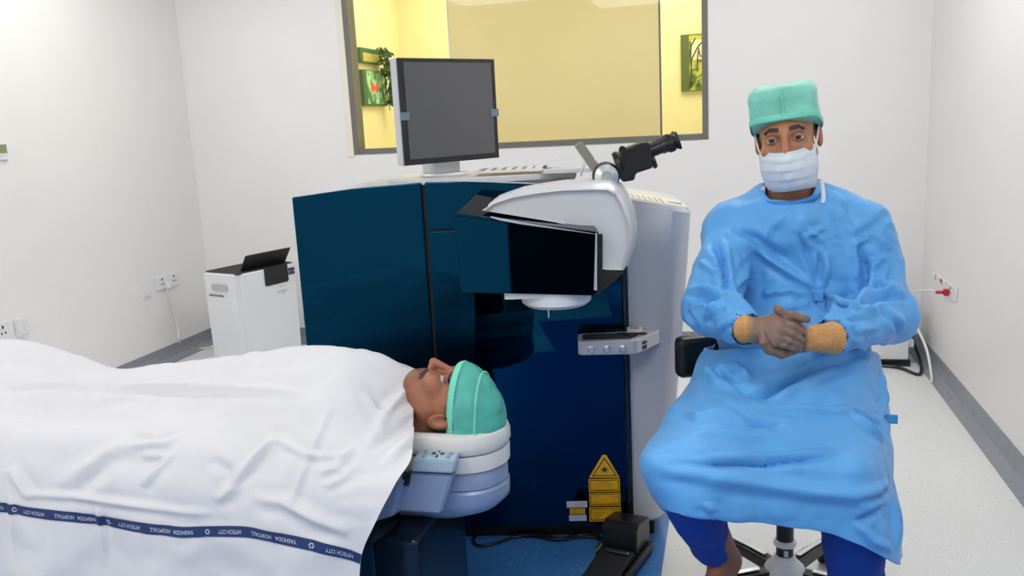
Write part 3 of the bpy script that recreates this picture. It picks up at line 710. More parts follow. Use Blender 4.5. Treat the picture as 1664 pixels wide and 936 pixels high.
# ---------------------------------------------------------------- control shelf on the right of the front
zs0, zs1 = .683, .728
pts = [(.125, -.125), (.135, -.135), (.29, -.14), (.305, -.135), (.385, -.022), (.385, -.0), (.30, -.0), (.30, -.018), (.14, -.03), (.125, -.04)]
sh = prism('control_shelf', pts, zs0, zs1, 'z', M['silver'], mc, bev=.005, seg=3)
prism('shelf_mat', [(.14, -.118), (.285, -.122), (.31, -.09), (.27, -.05), (.16, -.045), (.14, -.055)], zs1, zs1+.0015, 'z', mat('shelf_dark', (.05, .055, .055), .35), sh)
for k in range(3):
    lathe('shelf_knob', [(0, 0), (.0105, 0), (.0105, .004), (.0085, .005), (.008, .014), (.0065, .016), (0, .016)], M['alu'], sh, 22, axis_mtx((.165+k*.048, -.1365-.0015*k, .703), (0, -1, 0)))
bm = bmesh.new()
d2 = Vector((.08, .113, 0)).normalized()
R2 = Matrix.Translation((.33, -.1, .703)) @ Matrix.Rotation(math.atan2(d2.y, d2.x), 4, 'Z')
bx(bm, (-.012, -.0025, -.014), (.012, -.0005, -.002), .0005, 1, R2); bx(bm, (-.012, -.0025, .003), (.012, -.0005, .012), .0005, 1, R2)
bm_obj('shelf_port', bm, M['ink'], sh)
cb = empty('calibration_card', MO+_U*.305+_V*(-.045)+np.array([0, 0, zs1+.0025]), AN-.05, 'small white card box with a gold print on the control shelf', 'box')
box('carton', (-.024, -.02, 0), (.024, .02, .012), M['white'], cb, bev=.001); box('print', (-.014, -.012, .0121), (.014, .012, .0126), M['gold'], cb)
wr_ = empty('wire_clip', MO+_U*.29+_V*(-.085)+np.array([0, 0, zs1+.004]), AN, 'thin black cord coiled on the control shelf beside the card box', 'cord')
tube('cord', [(-.04, .02, 0), (-.01, .022, 0), (.03, .02, 0), (.05, .012, 0), (.03, .004, 0), (0, .012, .002), (-.02, -.004, 0), (.0, -.014, 0), (.02, -.004, .001)], .0022, M['black'], wr_, 6, 6)
# ---------------------------------------------------------------- warning labels on the front
def lab(name, x0, x1, y0, y1, m_, v=-.0175, parent=None, th=.0008, bev=0):
    a = mpx(x0, y1, v); b = mpx(x1, y0, v)
    return box(name, (a[0], v-th, a[1]), (b[0], v, b[1]), m_, parent or mc)
ux = lambda x, y: mpx(x, y, -.0175)
tri = [ux(957, 776), ux(1007, 776), ux(985, 739), ux(979, 739)]
wt = prism('warning_triangle', tri, -.0185, -.0172, 'y', M['stickY'], mc)
tin = [ux(962, 773.5), ux(1003, 773.5), ux(982.3, 743)]; tin2 = [ux(964.8, 772), ux(1000.2, 772), ux(982.3, 746)]
prism('triangle_border', tin, -.0189, -.0185, 'y', M['ink'], wt); prism('triangle_field', tin2, -.0193, -.0189, 'y', M['stickY'], wt)
c_ = ux(982.3, 763); bm = bmesh.new()
lathe_bm(bm, [(0, 0), (.0065, 0), (.0065, .0003), (0, .0003)], 18, axis_mtx((c_[0], -.0193, c_[1]), (0, -1, 0)))
for k in range(16):
    a = 2*PI*k/16; r1 = .0165 if k % 2 == 0 else .012
    bx(bm, (.006, -.0003, -.0005), (r1, 0, .0005), 0, 1, Matrix.Translation((c_[0], -.0193, c_[1])) @ Matrix.Rotation(a, 4, 'Y'))
bm_obj('sunburst', bm, M['ink'], wt)
def warn(x0, x1, y0, y1, lines):
    o = lab('warning_label', x0, x1, y0, y1, M['stickY'])
    lab('label_border', x0+1.6, x1-1.6, y0+1.8, y1-1.8, M['ink'], -.0184, o, .0003); lab('label_field', x0+2.8, x1-2.8, y0+3.0, y1-3.0, M['stickY'], -.0188, o, .0003)
    bm = bmesh.new()
    for (xa, xb, yy) in lines:
        a = mpx(xa, yy+.9, -.0192); b = mpx(xb, yy, -.0192); bx(bm, (a[0], -.0194, a[1]), (b[0], -.0192, b[1]))
    tag(bm_obj('print_line', bm, mat('brown_print', (.16, .10, .01), .5), o), kind='stuff')
warn(957, 1007, 777.5, 799.5, [(970, 994, 781.5), (974, 990, 783.7), (966, 1000, 786), (965, 1000, 788.2), (969, 996, 790.4), (967, 998, 795)])
warn(958, 1008, 800.5, 822, [(963, 974, 806.5), (992, 994, 806.5), (997, 1004, 806.5), (997, 1004, 809.5), (963, 972, 815.5), (992, 1004, 815.5)])
warn(958, 1009, 823.5, 847.5, [(963, 983, 828.5), (963, 983, 832.5), (963, 976, 836.5), (963, 975, 840.5), (993, 1005, 828.5), (996, 1004, 832.5), (996, 1004, 836.5), (993, 1004, 840.5)])
o = lab('type_plate', 921, 954, 814, 825, M['label'])
bm = bmesh.new()
for yy in (817, 820, 822.5): a = mpx(933, yy+.8, -.0186); b = mpx(951, yy, -.0186); bx(bm, (a[0], -.0188, a[1]), (b[0], -.0186, b[1]))
tag(bm_obj('print_line', bm, M['inkgrey'], o), kind='stuff')
o = lab('small_warning_label', 926, 951, 826, 835.5, M['stickY'])
bm = bmesh.new()
for yy in (828.5, 832): a = mpx(929, yy+.7, -.0186); b = mpx(948, yy, -.0186); bx(bm, (a[0], -.0188, a[1]), (b[0], -.0186, b[1]))
tag(bm_obj('print_line', bm, mat('brown_print', (.16, .10, .01), .5), o), kind='stuff')
o = lab('serial_plate', 925, 953, 836.5, 846.5, M['label'])
bm = bmesh.new()
for yy in (838.5, 842): a = mpx(927, yy+.8, -.0186); b = mpx(951, yy, -.0186); bx(bm, (a[0], -.0188, a[1]), (b[0], -.0186, b[1]))
tag(bm_obj('print_line', bm, M['inkgrey'], o), kind='stuff')
# ---------------------------------------------------------------- monitor on the worktop
MC = np.array([-.909, 2.777, 1.448]); MY = .995
st = mpx(722, 286, .215)
mo = empty('monitor', (MC[0], MC[1], 1.232), MY, 'dark square monitor on a white swivel foot on top of the console', 'monitor')
zc = MC[2]-1.232; hw, hh = .205, .17
box('casing', (-hw, .0, zc-hh), (hw, .035, zc+hh), M['silverlight'], mo, bev=.006)
box('bezel', (-hw+.001, -.010, zc-hh+.001), (hw-.001, -.0002, zc+hh-.001), M['black'], mo, bev=.003)
box('screen', (-hw+.02, -.0115, zc-hh+.02), (hw-.02, -.0102, zc+hh-.014), M['screen'], mo)
for s in (-1, 1):
    box('tape_strip', (s*(hw-.012)-.02, -.0135, zc-.025), (s*(hw-.012)+.016, -.0118, zc+.0), M['tape'], mo)
lathe('foot', [(0, .0), (.085, .0), (.085, .006), (.08, .010), (0, .010)], M['silverlight'], mo, 40, Matrix.Translation((0, .05, 0)))
prism('neck', rrect(-.065, .03, .065, .10, .02), .010, .17, 'z', M['silverlight'], mo, bev=.003)
# printed sheets left on the worktop
pp = empty('printed_paper', MO+_U*(-.06)+_V*.2+np.array([0, 0, 1.2465]), AN, 'printed paper sheets lying on the console worktop behind the arm', 'paper')
V = []; nn = 12
for i in range(nn+1):
    for j in range(2): x = -.13+i*.27/nn; V.append((x, -.09+j*.17, .001+.035*max(0, (i-8)/4)**2))
solidify(np_mesh('sheet', V, [(i*2, i*2+2, i*2+3, i*2+1) for i in range(nn)], M['paper'], pp), .0012)
bm = bmesh.new()
for k in range(7): x = -.115+k*.034; bx(bm, (x, -.075, .0016), (x+.013, .07, .0022))
bm_obj('printing', bm, M['inkgrey'], pp)
# ---------------------------------------------------------------- foot pedal and its cable on the floor
fp = empty('foot_pedal', (-.352, 2.44, .0025), math.radians(-14), 'black foot pedal on the floor in front of the console', 'foot pedal')
prism('base', rrect(-.07, -.17, .07, .17, .02), 0, .022, 'z', M['blackmat'], fp, bev=.004)
prism('tread', [(-.175, .022), (-.17, .035), (.03, .062), (.05, .03), (.05, .022)], -.055, .055, 'x', M['blackmat'], fp, bev=.006)
prism('housing', [(.04, .022), (.045, .12), (.075, .135), (.165, .12), (.17, .022)], -.06, .06, 'x', M['black'], fp, bev=.008)
box('guard', (.062, -.15, .022), (.078, .15, .045), M['black'], fp, bev=.006); box('latch', (-.03, .0, .062), (.045, .012, .068), M['chrome'], fp, bev=.002)
box('side_strip', (-.074, .02, .022), (-.070, .12, .04), M['chrome'], fp)
pc = empty('pedal_cable', (-.5, 2.5, .0025), 0, 'black cable looped on the blue floor beside the foot pedal', 'cable')
cp = [atz(975, 872, .012), atz(940, 873, .008), atz(915, 876, .008), atz(880, 870, .008), atz(845, 866, .012), atz(812, 858, .008), atz(790, 860, .008), atz(770, 874, .008), atz(775, 886, .008), atz(800, 884, .008), atz(835, 873, .008), atz(870, 869, .016), atz(905, 876, .014), atz(945, 869, .012), atz(975, 873, .02), (-.42, 2.53, .05)]
tube('cord', [np.array(p)-np.array(pc.location) for p in cp], .0055, M['black'], pc, 8, 8)

# ================================================================== operating bed
BY = 1.925
bed = empty('operating_bed', (-1.3, BY, 0), 0, 'white and blue-grey operating bed with a rounded headrest, under the sheet', 'bed')
bo = np.array([-1.3, BY, 0])
def dplan(x0, xc, r, n=18, sx=1.0):
    o = [(x0, -r), (xc, -r)]
    for k in range(1, n): a = -PI/2+PI*k/n; o.append((xc+r*sx*math.cos(a), r*math.sin(a)))
    return o+[(xc, r), (x0, r)]
def stack(name, x0, xc, levels, material, sx=1.0):
    """loft of D-shaped plans: levels = [(r, z, dx)]"""
    V = []; F = []; n = None
    for r, z, dx in levels:
        pts = dplan(x0, xc+dx, r, sx=sx); n = len(pts)
        for p in pts: V.append((p[0]-bo[0], p[1], z))
    for k in range(len(levels)-1):
        for i in range(n): F.append((k*n+i, k*n+(i+1) % n, (k+1)*n+(i+1) % n, (k+1)*n+i))
    F.append(tuple(range(n))[::-1]); F.append(tuple(range((len(levels)-1)*n, len(levels)*n)))
    o = np_mesh(name, V, F, material, bed); o.data.set_sharp_from_angle(angle=math.radians(40)); return o
XC = -.642
stack('headrest_cushion', -.98, XC, [(.100, .621, 0), (.109, .624, 0), (.113, .633, 0), (.113, .652, 0), (.108, .666, 0), (.096, .673, 0), (.080, .671, 0), (.06, .660, -.02), (.03, .65, -.05)], M['cushion'])
stack('headrest_rim', -.98, XC, [(.104, .578, 0), (.109, .580, 0), (.110, .61, 0), (.108, .618, 0), (.10, .620, 0)], M['cushion'])
stack('headrest_shell', -.98, XC, [(.098, .53, 0), (.102, .532, 0), (.102, .572, 0), (.098, .577, 0)], M['bluegrey'])
stack('headrest_base', -.98, XC, [(.03, .438, -.12), (.075, .446, -.05), (.095, .465, -.015), (.1035, .488, 0), (.105, .505, 0), (.105, .522, 0), (.099, .529, 0)], M['bluegrey'])
# control block on the near side
def bl(p): return (p[0]-bo[0], p[1]-bo[1], p[2])
def hexa(name, f, b, material, parent, bev=.004):
    """front quad f and back quad b (BL,BR,TR,TL)"""
    bm = bmesh.new(); A = [bm.verts.new(p) for p in f]; B = [bm.verts.new(p) for p in b]
    bm.faces.new(A); bm.faces.new(B[::-1])
    for i in range(4): bm.faces.new((A[i], B[i], B[(i+1) % 4], A[(i+1) % 4]))
    bmesh.ops.recalc_face_normals(bm, faces=bm.faces); bmesh.ops.bevel(bm, geom=bm.edges[:], offset=bev, segments=2, affect='EDGES')
    return bm_obj(name, bm, material, parent)
g = lambda x, y, Y: bl(aty(x, y, Y))
hexa('control_block', [g(633, 829, 1.75), g(716, 834, 1.75), g(736, 772, 1.75), g(667, 768, 1.75)], [g(640, 822, 1.83), g(724, 826, 1.83), g(744, 765, 1.83), g(674, 762, 1.83)], M['bluegrey'], bed)
cf = [g(667, 767, 1.745), g(737, 770, 1.745), g(741, 748, 1.745), g(673, 746, 1.745)]
cbk = [g(676, 745, 1.84), g(744, 748, 1.84), g(752, 729, 1.84), g(683, 727, 1.84)]
kp = hexa('control_keypad', cf, cbk, mat('keypad_blue', srgb(165, 190, 205), .35), bed)
# keys lie on the sloping top of the keypad
tA, tB, tC, tD = (np.array(v) for v in (cf[3], cf[2], cbk[2], cbk[3]))
nk = np.cross(tB-tA, tD-tA); nk /= np.linalg.norm(nk); nk *= np.sign(nk[2])
def onkey(a, b): return tA*(1-a)*(1-b)+tB*a*(1-b)+tC*a*b+tD*(1-a)*b
def key(a, b, ra, rb, material, name='key'):
    c = [onkey(a-ra, b-rb), onkey(a+ra, b-rb), onkey(a+ra, b+rb), onkey(a-ra, b+rb)]
    V = [p+nk*.0003 for p in c]+[p+nk*.0018 for p in c]
    np_mesh(name, V, [(0, 1, 2, 3), (4, 5, 6, 7), (0, 1, 5, 4), (1, 2, 6, 5), (2, 3, 7, 6), (3, 0, 4, 7)], material, kp, smooth=False)
for a, b, ra, rb in ((.5, .74, .022, .09), (.5, .26, .022, .09), (.40, .5, .04, .06), (.60, .5, .04, .06), (.17, .8, .03, .1)): key(a, b, ra, rb, M['ink'])
for a, b in ((.25, .78), (.2, .5), (.2, .22), (.72, .78), (.8, .5), (.78, .22)): key(a, b, .045, .07, mat('key_grey', srgb(130, 150, 165), .4))
hexa('side_box', [g(603, 850, 1.70), g(640, 838, 1.70), g(652, 775, 1.70), g(618, 775, 1.70)], [g(640, 822, 1.85), g(668, 822, 1.85), g(676, 775, 1.85), g(650, 775, 1.85)], M['bluegrey'], bed, .006)
hexa('side_bracket', [g(648, 787, 1.735), g(664, 790, 1.735), g(668, 768, 1.735), g(660, 768, 1.735)], [g(652, 783, 1.80), g(668, 786, 1.80), g(672, 764, 1.80), g(664, 764, 1.80)], M['black'], bed, .001)
# frame and pedestal
box('mattress', (-1.35, -.28, .56), (.42, .28, .62), M['cushion'], bed, bev=.02, seg=3)
box('frame', (-1.35, -.22, .45), (.50, .22, .555), M['navydark'], bed, bev=.01)
hexa('rail', [g(584, 882, 1.66), g(606, 884, 1.66), g(612, 866, 1.66), g(586, 862, 1.66)], [g(640, 850, 1.84), g(655, 850, 1.84), g(655, 840, 1.84), g(640, 838, 1.84)], mat('rail_dark', (.03, .035, .045), .3, metal=.3), bed, .003)
ped = aty(716, 900, 1.88)
box('pedestal', (-1.25, -.20, .003), (ped[0]+1.3, .17, .448), M['navydark'], bed, bev=.015, seg=3)
box('pedestal_trim', (-1.24, -.215, .003), (aty(602, 900, 1.70)[0]+1.3, -.201, .44), mat('pedestal_blue', (.01, .04, .085), .2), bed, bev=.006)

# ================================================================== sheet over the patient
cx = [None, -.90, -1.04, -1.20, -1.36, -1.52, -1.67, -1.83, -2.0, -2.25, -2.6]
rz = [None, .846, .858, .838, .812, .796, .780, .822, .852, .858, .84]
edge = [(-.80, 2.28, .42), (-.79, 2.25, .62), (-.775, 2.10, .71), (-.765, 1.98, .785), (-.757, 1.89, .738), (-.735, 1.81, .690), (-.700, 1.70, .668), (-.714, 1.625, .632), (-.748, 1.585, .563), (-.790, 1.575, .472), (-.805, 1.57, .35), (-.82, 1.57, .21)]
def stripe_z(X): return float(np.interp(X, [-2.6, -1.743, -1.477, -1.30, -1.16, -1.064, -.942, -.86, -.79], [.545, .537, .523, .512, .512, .526, .516, .497, .472]))
rows = []
for r in range(12):
    row = [edge[r]]
    for X, Z in zip(cx[1:], rz[1:]):
        nr = np.clip((-.86-X)/.2, 0, 1)
        row.append([(X, 2.29, .40), (X, 2.26, .62), (X, 2.12, Z-.105), (X, 1.955, Z), (X, 1.83, Z-.025), (X, 1.725, Z-.082), (X, 1.645, np.interp(X, [-2.6, -1.5, -1], [.72, .71, .70])), (X, 1.60, .645), (X, 1.58, .59), (X, 1.572, stripe_z(X)), (X, 1.562, .36), (X, 1.555, .20)][r])
    rows.append(row)
NU, NV = 26, 18
G = grid_surf(rows, NU, NV); Rn, Cn = G.shape[:2]; F = grid_faces(Rn, Cn); Vs = G.reshape(-1, 3)
Nn = vnormals(Vs, F); Nn *= np.sign((Nn*(Vs-np.array([-1.4, 1.93, .5]))).sum(1))[:, None]
def zp(*pts): return [(p[0]/2.447, 560+p[1]/2.447) for p in pts]
ST = [(zp((0, 160), (300, 150), (700, 165), (1150, 185), (1450, 207)), .010, .006), (zp((0, 172), (300, 163), (700, 180), (1150, 200)), .014, -.005),
      (zp((230, 570), (330, 480), (480, 400), (660, 370)), .022, .006), (zp((560, 560), (620, 490), (700, 420)), .012, .006), (zp((530, 330), (620, 360), (710, 320)), .010, .005), (zp((520, 400), (640, 385), (700, 350)), .009, .005), (zp((560, 430), (660, 435)), .009, .005),
      (zp((850, 620), (930, 560), (1010, 450), (1090, 360)), .014, .008), (zp((900, 600), (990, 500), (1100, 380)), .012, -.006), (zp((830, 450), (900, 490), (900, 560)), .012, -.005), (zp((1145, 660), (1180, 540), (1240, 430), (1310, 240)), .009, .005),
      (zp((1080, 365), (1220, 440), (1400, 440)), .009, .005), (zp((1260, 500), (1340, 480), (1400, 400)), .010, .006), (zp((1280, 560), (1360, 520), (1390, 470)), .010, .005), (zp((1440, 190), (1510, 270), (1580, 300), (1640, 270)), .012, .008), (zp((1500, 340), (1560, 250), (1640, 150)), .012, .009), (zp((1480, 420), (1580, 330), (1650, 300)), .012, -.008), (zp((1530, 470), (1600, 400), (1650, 360)), .010, .006),
      (zp((40, 480), (90, 560), (120, 620)), .014, .006), (zp((30, 480), (35, 700), (50, 900)), .010, .004), (zp((380, 640), (390, 900)), .008, .004), (zp((330, 570), (400, 500), (440, 420)), .02, -.006), (zp((60, 590), (300, 610), (560, 650), (850, 690)), .010, .004), (zp((1000, 600), (1120, 620), (1250, 700), (1380, 760)), .014, .006)]
D = .008*(vnoise(Vs, 6, 3)-.5)+.009*(crease(Vs*[1, 1.6, 1.6], 9, 5)-.35)+.004*(crease(Vs, 22, 8)-.35)
for pts, wd, ht in ST:
    D = D+press(Vs, np.array(px_on(Vs, pts)), wd*.9, 1.9*ht)
Vs2 = Vs+Nn*D[:, None]
low = Vs2[:, 2] < .62                      # hanging part ripples a little
Vs2[:, 1] -= np.where(low, .010*np.sin(Vs2[:, 0]*19+1.0)*np.clip((.62-Vs2[:, 2])/.2, 0, 1), 0)
sheet = np_mesh('bed_sheet', Vs2, F, M['sheet'])
tag(sheet, 'white cotton sheet with a navy lettered border, draped over the patient', 'sheet')
# navy woven border with its lettering, following the cloth
G2 = Vs2.reshape(Rn, Cn, 3); N2 = Nn.reshape(Rn, Cn, 3); ri = 9*NV
def border_pt(ci, t):
    """ci: fractional column, t: metres across the border (+ up)"""
    c0 = int(min(max(math.floor(ci), 0), Cn-2)); f_ = ci-c0
    def col(c):
        P_ = G2[ri-8:ri+9, c]; s_ = np.concatenate([[0], np.cumsum(np.linalg.norm(np.diff(P_, axis=0), axis=1))]); s_ = s_[8]-s_
        o_ = np.argsort(s_); q = np.array([np.interp(t, s_[o_], P_[o_, k]) for k in range(3)]); return q+N2[ri, c]*np.array([1, 1, 1])
    def colp(c, off):
        P_ = G2[ri-8:ri+9, c]; s_ = np.concatenate([[0], np.cumsum(np.linalg.norm(np.diff(P_, axis=0), axis=1))]); s_ = s_[8]-s_
        o_ = np.argsort(s_); return np.array([np.interp(t, s_[o_], P_[o_, k]) for k in range(3)])+N2[ri, c]*off
    return lambda off: colp(c0, off)*(1-f_)+colp(c0+1, off)*f_
bw_ = .0125
Vb = []
for c in range(Cn):
    for k in range(5): Vb.append(border_pt(c, bw_*(k/2-1))(.0024))
np_mesh('woven_border', Vb, grid_faces(Cn, 5), M['stripe'], sheet)
Xc = G2[ri, :, 0]; sarc = np.concatenate([[0], np.cumsum(np.linalg.norm(np.diff(G2[ri], axis=0), axis=1))])
def col_at_s(s): return float(np.interp(s, sarc, np.arange(Cn)))
def s_at_x(x): return float(np.interp(-x, -Xc, sarc))
def on_border(name, V2, F2, xc, rot=True):
    s0 = s_at_x(xc); out = []
    for a, b in V2:
        # sarc grows to the left; the lettering stands upside down on the hanging sheet
        out.append(border_pt(col_at_s(s0+a), -b)(.0038))
    np_mesh(name, out, F2, M['stripetxt'], sheet, smooth=False)
fl_v = []; fl_f = []
for k in range(6):
    a = PI/3*k; b0 = len(fl_v)
    for da, rr in ((-.38, .0035), (-.30, .0068), (.30, .0068), (.38, .0035)): fl_v.append((rr*math.cos(a+da), rr*math.sin(a+da)))
    fl_f.append((b0, b0+1, b0+2, b0+3))
words = {}
for w_, wid in (('YASHODA', .051), ('HITECH CITY', .062), ('HOSPITALS,', .053)):
    v_, f_ = text_geo(w_, .0135); v_[:, 0] *= wid/np.ptp(v_[:, 0]); words[w_] = (v_, f_)
for k in range(-3, 3):
    X0 = -1.222+k*.266
    for w_, dx in (('YASHODA', 0), (None, .0595), ('HITECH CITY', .120), ('HOSPITALS,', .205)):
        X1 = X0+dx
        if X1 > -.825 or X1 < -2.05: continue
        if w_: on_border('border_lettering', *words[w_], X1)
        else: on_border('border_emblem', np.array(fl_v), fl_f, X1)

# ================================================================== heads
def head_sdf(p, beard=False):
    d = ell(p, (0, .018, .038), (.074, .090, .080))
    d = smin(d, ell(p, (0, -.020, -.035), (.062, .070, .074)), .03)
    d = smin(d, ell(p, (0, -.055, -.088), (.030, .034, .024)), .03)
    for s in (-1, 1):
        d = smin(d, cone(p, (s*.048, .0, -.052), (s*.018, -.060, -.090), .021, .018), .025)
        d = smin(d, ell(p, (s*.041, -.062, -.028), (.022, .022, .020)), .02)
    d = smin(d, cone(p, (-.036, -.076, .020), (.036, -.076, .020), .0135, .0135), .014)
    d = smin(d, cone(p, (0, -.086, .010), (0, -.1085, -.034), .0075, .0115), .010)
    for s in (-1, 1):
        d = smin(d, ell(p, (s*.0125, -.097, -.039), (.0085, .011, .0075)), .006)
        d = smax(d, -ell(p, (s*.032, -.097, .0), (.019, .0165, .0115)), .008)
        d = np.maximum(d, -ell(p, (s*.032, -.076, 0), (.0122, .0122, .0122)))
        lid = ell(p, (s*.032, -.0745, 0), (.0152, .0146, .0142))
        d = smin(d, np.maximum(lid, .0034-p[..., 2]-.08*np.abs(np.abs(p[..., 0])-.032)), .0012); d = smin(d, np.maximum(lid, p[..., 2]+.0050), .0012)
        e_ = smax(ell(p, (s*.077, .020, -.010), (.010, .021, .031)), -ell(p, (s*.086, .015, -.006), (.007, .012, .018)), .005)
        d = smin(d, e_, .006)
    d = smin(d, cone(p, (-.019, -.0835, -.0645), (.019, -.0835, -.0645), .0055, .0055), .008)
    d = smin(d, cone(p, (-.016, -.0825, -.0755), (.016, -.0825, -.0755), .0062, .0062), .008)
    d = smin(d, cone(p, (0, .030, -.065), (0, .050, -.20), .052, .060), .028)
    return d
def head_mesh(h=.0019): return surface(head_sdf, (-.1, -.135, -.21), (.1, .125, .13), h)
def head_cols(V, skin, moustache=False):
    c = np.tile(np.array([*skin[:3], 1.0]), (len(V), 1)); x, y, z = V.T; ax = np.abs(x)
    n = vnoise(V, 60, 2); c[:, :3] *= (.88+.24*n)[:, None]
    def put(mask, col, a=1.0):
        m_ = np.clip(mask, 0, 1)[:, None]*a; c[:, :3] = c[:, :3]*(1-m_)+np.array(col)[None]*m_
    soft = lambda d, w_: np.clip(.5-d/w_, 0, 1)
    put(soft(ax-.014, .01)*soft(-y-.0, .02)*soft(np.abs(z+.036)-.016, .01), (.34, .13, .075), .35)          # nose warmth
    br = np.abs(z-(.0240+.10*(ax-.015)-.75*np.maximum(ax-.036, 0)))-(.0056-.06*np.maximum(ax-.03, 0))
    put(soft(br, .002)*soft(.012-ax, .004)*soft(ax-.055, .006)*soft(y+.055, .01), (.006, .004, .003))                        # brows
    dl = np.sqrt((ax-.032)**2+(y+.074)**2+z**2)
    eye = np.zeros(len(V), bool)
    put(soft(np.abs(np.hypot((ax-.032)/1.35, z)-.0115)-.0015, .002)*soft(y+.07, .01), (.03, .016, .012), .4)                   # lash line
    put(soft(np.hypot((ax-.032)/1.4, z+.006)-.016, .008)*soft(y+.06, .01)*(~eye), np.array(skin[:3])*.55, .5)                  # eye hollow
    lip = np.hypot(x/2.6, (z+.070))-.0095
    put(soft(lip, .003)*soft(y+.07, .01), (.26, .10, .085), .8)
    put(soft(np.abs(z+.0698)-.0010, .0012)*soft(ax-.021, .004)*soft(y+.07, .01), (.05, .018, .016), .9)
    if moustache:
        mz_ = np.abs(z-(-.0545-.30*np.maximum(ax-.008, 0)))-.0066
        put(soft(mz_, .003)*soft(ax-.034, .006)*soft(y+.058, .01), (.012, .009, .008), 1.0)
        put(soft(np.hypot(x/2.2, z+.098)-.018, .02)*soft(y+.05, .02), np.array(skin[:3])*.45, .6)
        put(soft(z+.05, .04)*soft(-z-.13, .04), np.array(skin[:3])*.6, .35)
    hair = soft(.046-z-.45*np.maximum(-y-.05, 0)*0-.9*(y+.05)*0, .006)*0
    sb = soft(np.abs(y-.0-.0)-.016, .006)*soft(.055-ax, .006)*soft(.0-z+.004, .01)      # sideburn / temple hair
    put(sb, (.012, .010, .009))
    put(soft(.055-z, .008)*soft(-.065-y, .01), (.012, .010, .009)); put(soft(-y+.035, .01)*soft(-.05-z, .02), (.012, .010, .009))
    return c
HV, HF = head_mesh()
def eyeballs(look=(0, -1, 0)):
    """two glossy eyeballs with iris and pupil, appended to the head mesh"""
    Vv, Ff, Cc = [], [], []; nu_, nv_ = 28, 40; lk = np.asarray(look, float); lk /= np.linalg.norm(lk)
    for s in (-1, 1):
        b0 = len(Vv)
        for i in range(nv_+1):
            for j in range(nu_):
                th = PI*i/nv_; ph = 2*PI*j/nu_; d = np.array([math.sin(th)*math.cos(ph), -math.cos(th), math.sin(th)*math.sin(ph)])
                Vv.append(np.array([s*.032, -.0745, 0])+d*.0131); a = math.acos(max(-1, min(1, float(d@lk))))
                Cc.append((.012, .008, .006, 1) if a < .22 else (.05, .022, .012, 1) if a < .50 else (.03, .015, .01, 1) if a < .56 else (.50, .46, .43, 1))
        for i in range(nv_):
            for j in range(nu_): Ff.append((b0+i*nu_+j, b0+i*nu_+(j+1) % nu_, b0+(i+1)*nu_+(j+1) % nu_, b0+(i+1)*nu_+j))
    return np.array(Vv), np.array(Ff), np.array(Cc)
EV, EF, EC = eyeballs(); HV2 = np.vstack([HV, EV]); HF2 = np.vstack([HF, EF+len(HV)])
# patient: lying on the back, crown towards the right, face up
SK_P = srgb(162, 104, 76); SK_D = srgb(180, 124, 88)
pat = empty('person', (-.672, BY, .624), 0, 'patient lying face up in a teal cap with the sheet up to the neck', 'person')
RP = np.array([[0, 0, 1], [-1, 0, 0], [0, -1, 0]], float)     # local -> world (columns are images of x,y,z)
tilt = math.radians(4)
RP = np.array(Matrix.Rotation(-tilt, 3, 'Y')) @ RP
PC = np.array([0, 0, .095])
def to_pat(V): return V @ RP.T + PC
# torso under the sheet joined to the head as one body
def body_sdf(p): return union([cone(p, (-.12, 0, .08), (-.30, 0, .10), .06, .075), ell(p, (-.42, 0, .08), (.20, .18, .09)), ell(p, (-.70, 0, .055), (.22, .17, .07)), cone(p, (-.85, -.09, .045), (-1.12, -.09, .035), .055, .045), cone(p, (-.85, .09, .045), (-1.12, .09, .035), .055, .045), cone(p, (-1.12, -.09, .035), (-1.4, -.09, .045), .045, .042), cone(p, (-1.12, .09, .035), (-1.4, .09, .045), .045, .042), cone(p, (-.33, -.16, .05), (-.75, -.15, .01), .04, .03), cone(p, (-.33, .13, .05), (-.75, .12, .01), .04, .03)], .04)
BV, BF = surface(body_sdf, (-1.5, -.32, -.05), (-.02, .32, .24), .014)
hv = to_pat(HV2); hc = np.vstack([head_cols(HV, SK_P, True), EC])
np_mesh('body', np.vstack([hv, BV]), np.vstack([HF2, BF+len(hv)]), M['skin'], pat, cols=np.vstack([hc, np.tile([*SK_P[:3], 1], (len(BV), 1))]))
def cap_free(p): return smin(ell(p, (0, .020, .046), (.086, .104, .080)), smin(ell(p, (0, .045, .055), (.078, .072, .068)), ell(p, (0, -.022, .042), (.070, .080, .050)), .02), .03)
def cap_patient(p):
    d = cap_free(p)
    pl = (.008-.17*p[..., 1])-p[..., 2]
    return smax(d, pl*.97, .008)
CV, CF = surface(cap_patient, (-.11, -.12, -.05), (.11, .16, .17), .0034)
CN = vnormals(CV, CF); CV2 = CV+CN*(.006*(crease(CV*[1, 1, 2], 20, 11)-.4)+.004*(vnoise(CV, 30, 4)-.5))[:, None]
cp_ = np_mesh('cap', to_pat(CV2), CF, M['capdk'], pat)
# elastic band and seam of the cap
def ring_on(fn, zf, r0=.04, n=64):
    """closed loop where the cap surface meets the height zf(y)"""
    out = []
    for k in range(n):
        a = 2*PI*k/n; r = r0
        for it in range(30):
            q = np.array([[r*math.cos(a), .02+r*math.sin(a), 0]]); q[0, 2] = zf(q[0, 1]); r -= float(fn(q)[0])*.8
        out.append((r*math.cos(a), .02+r*math.sin(a), zf(.02+r*math.sin(a))))
    return np.array(out)

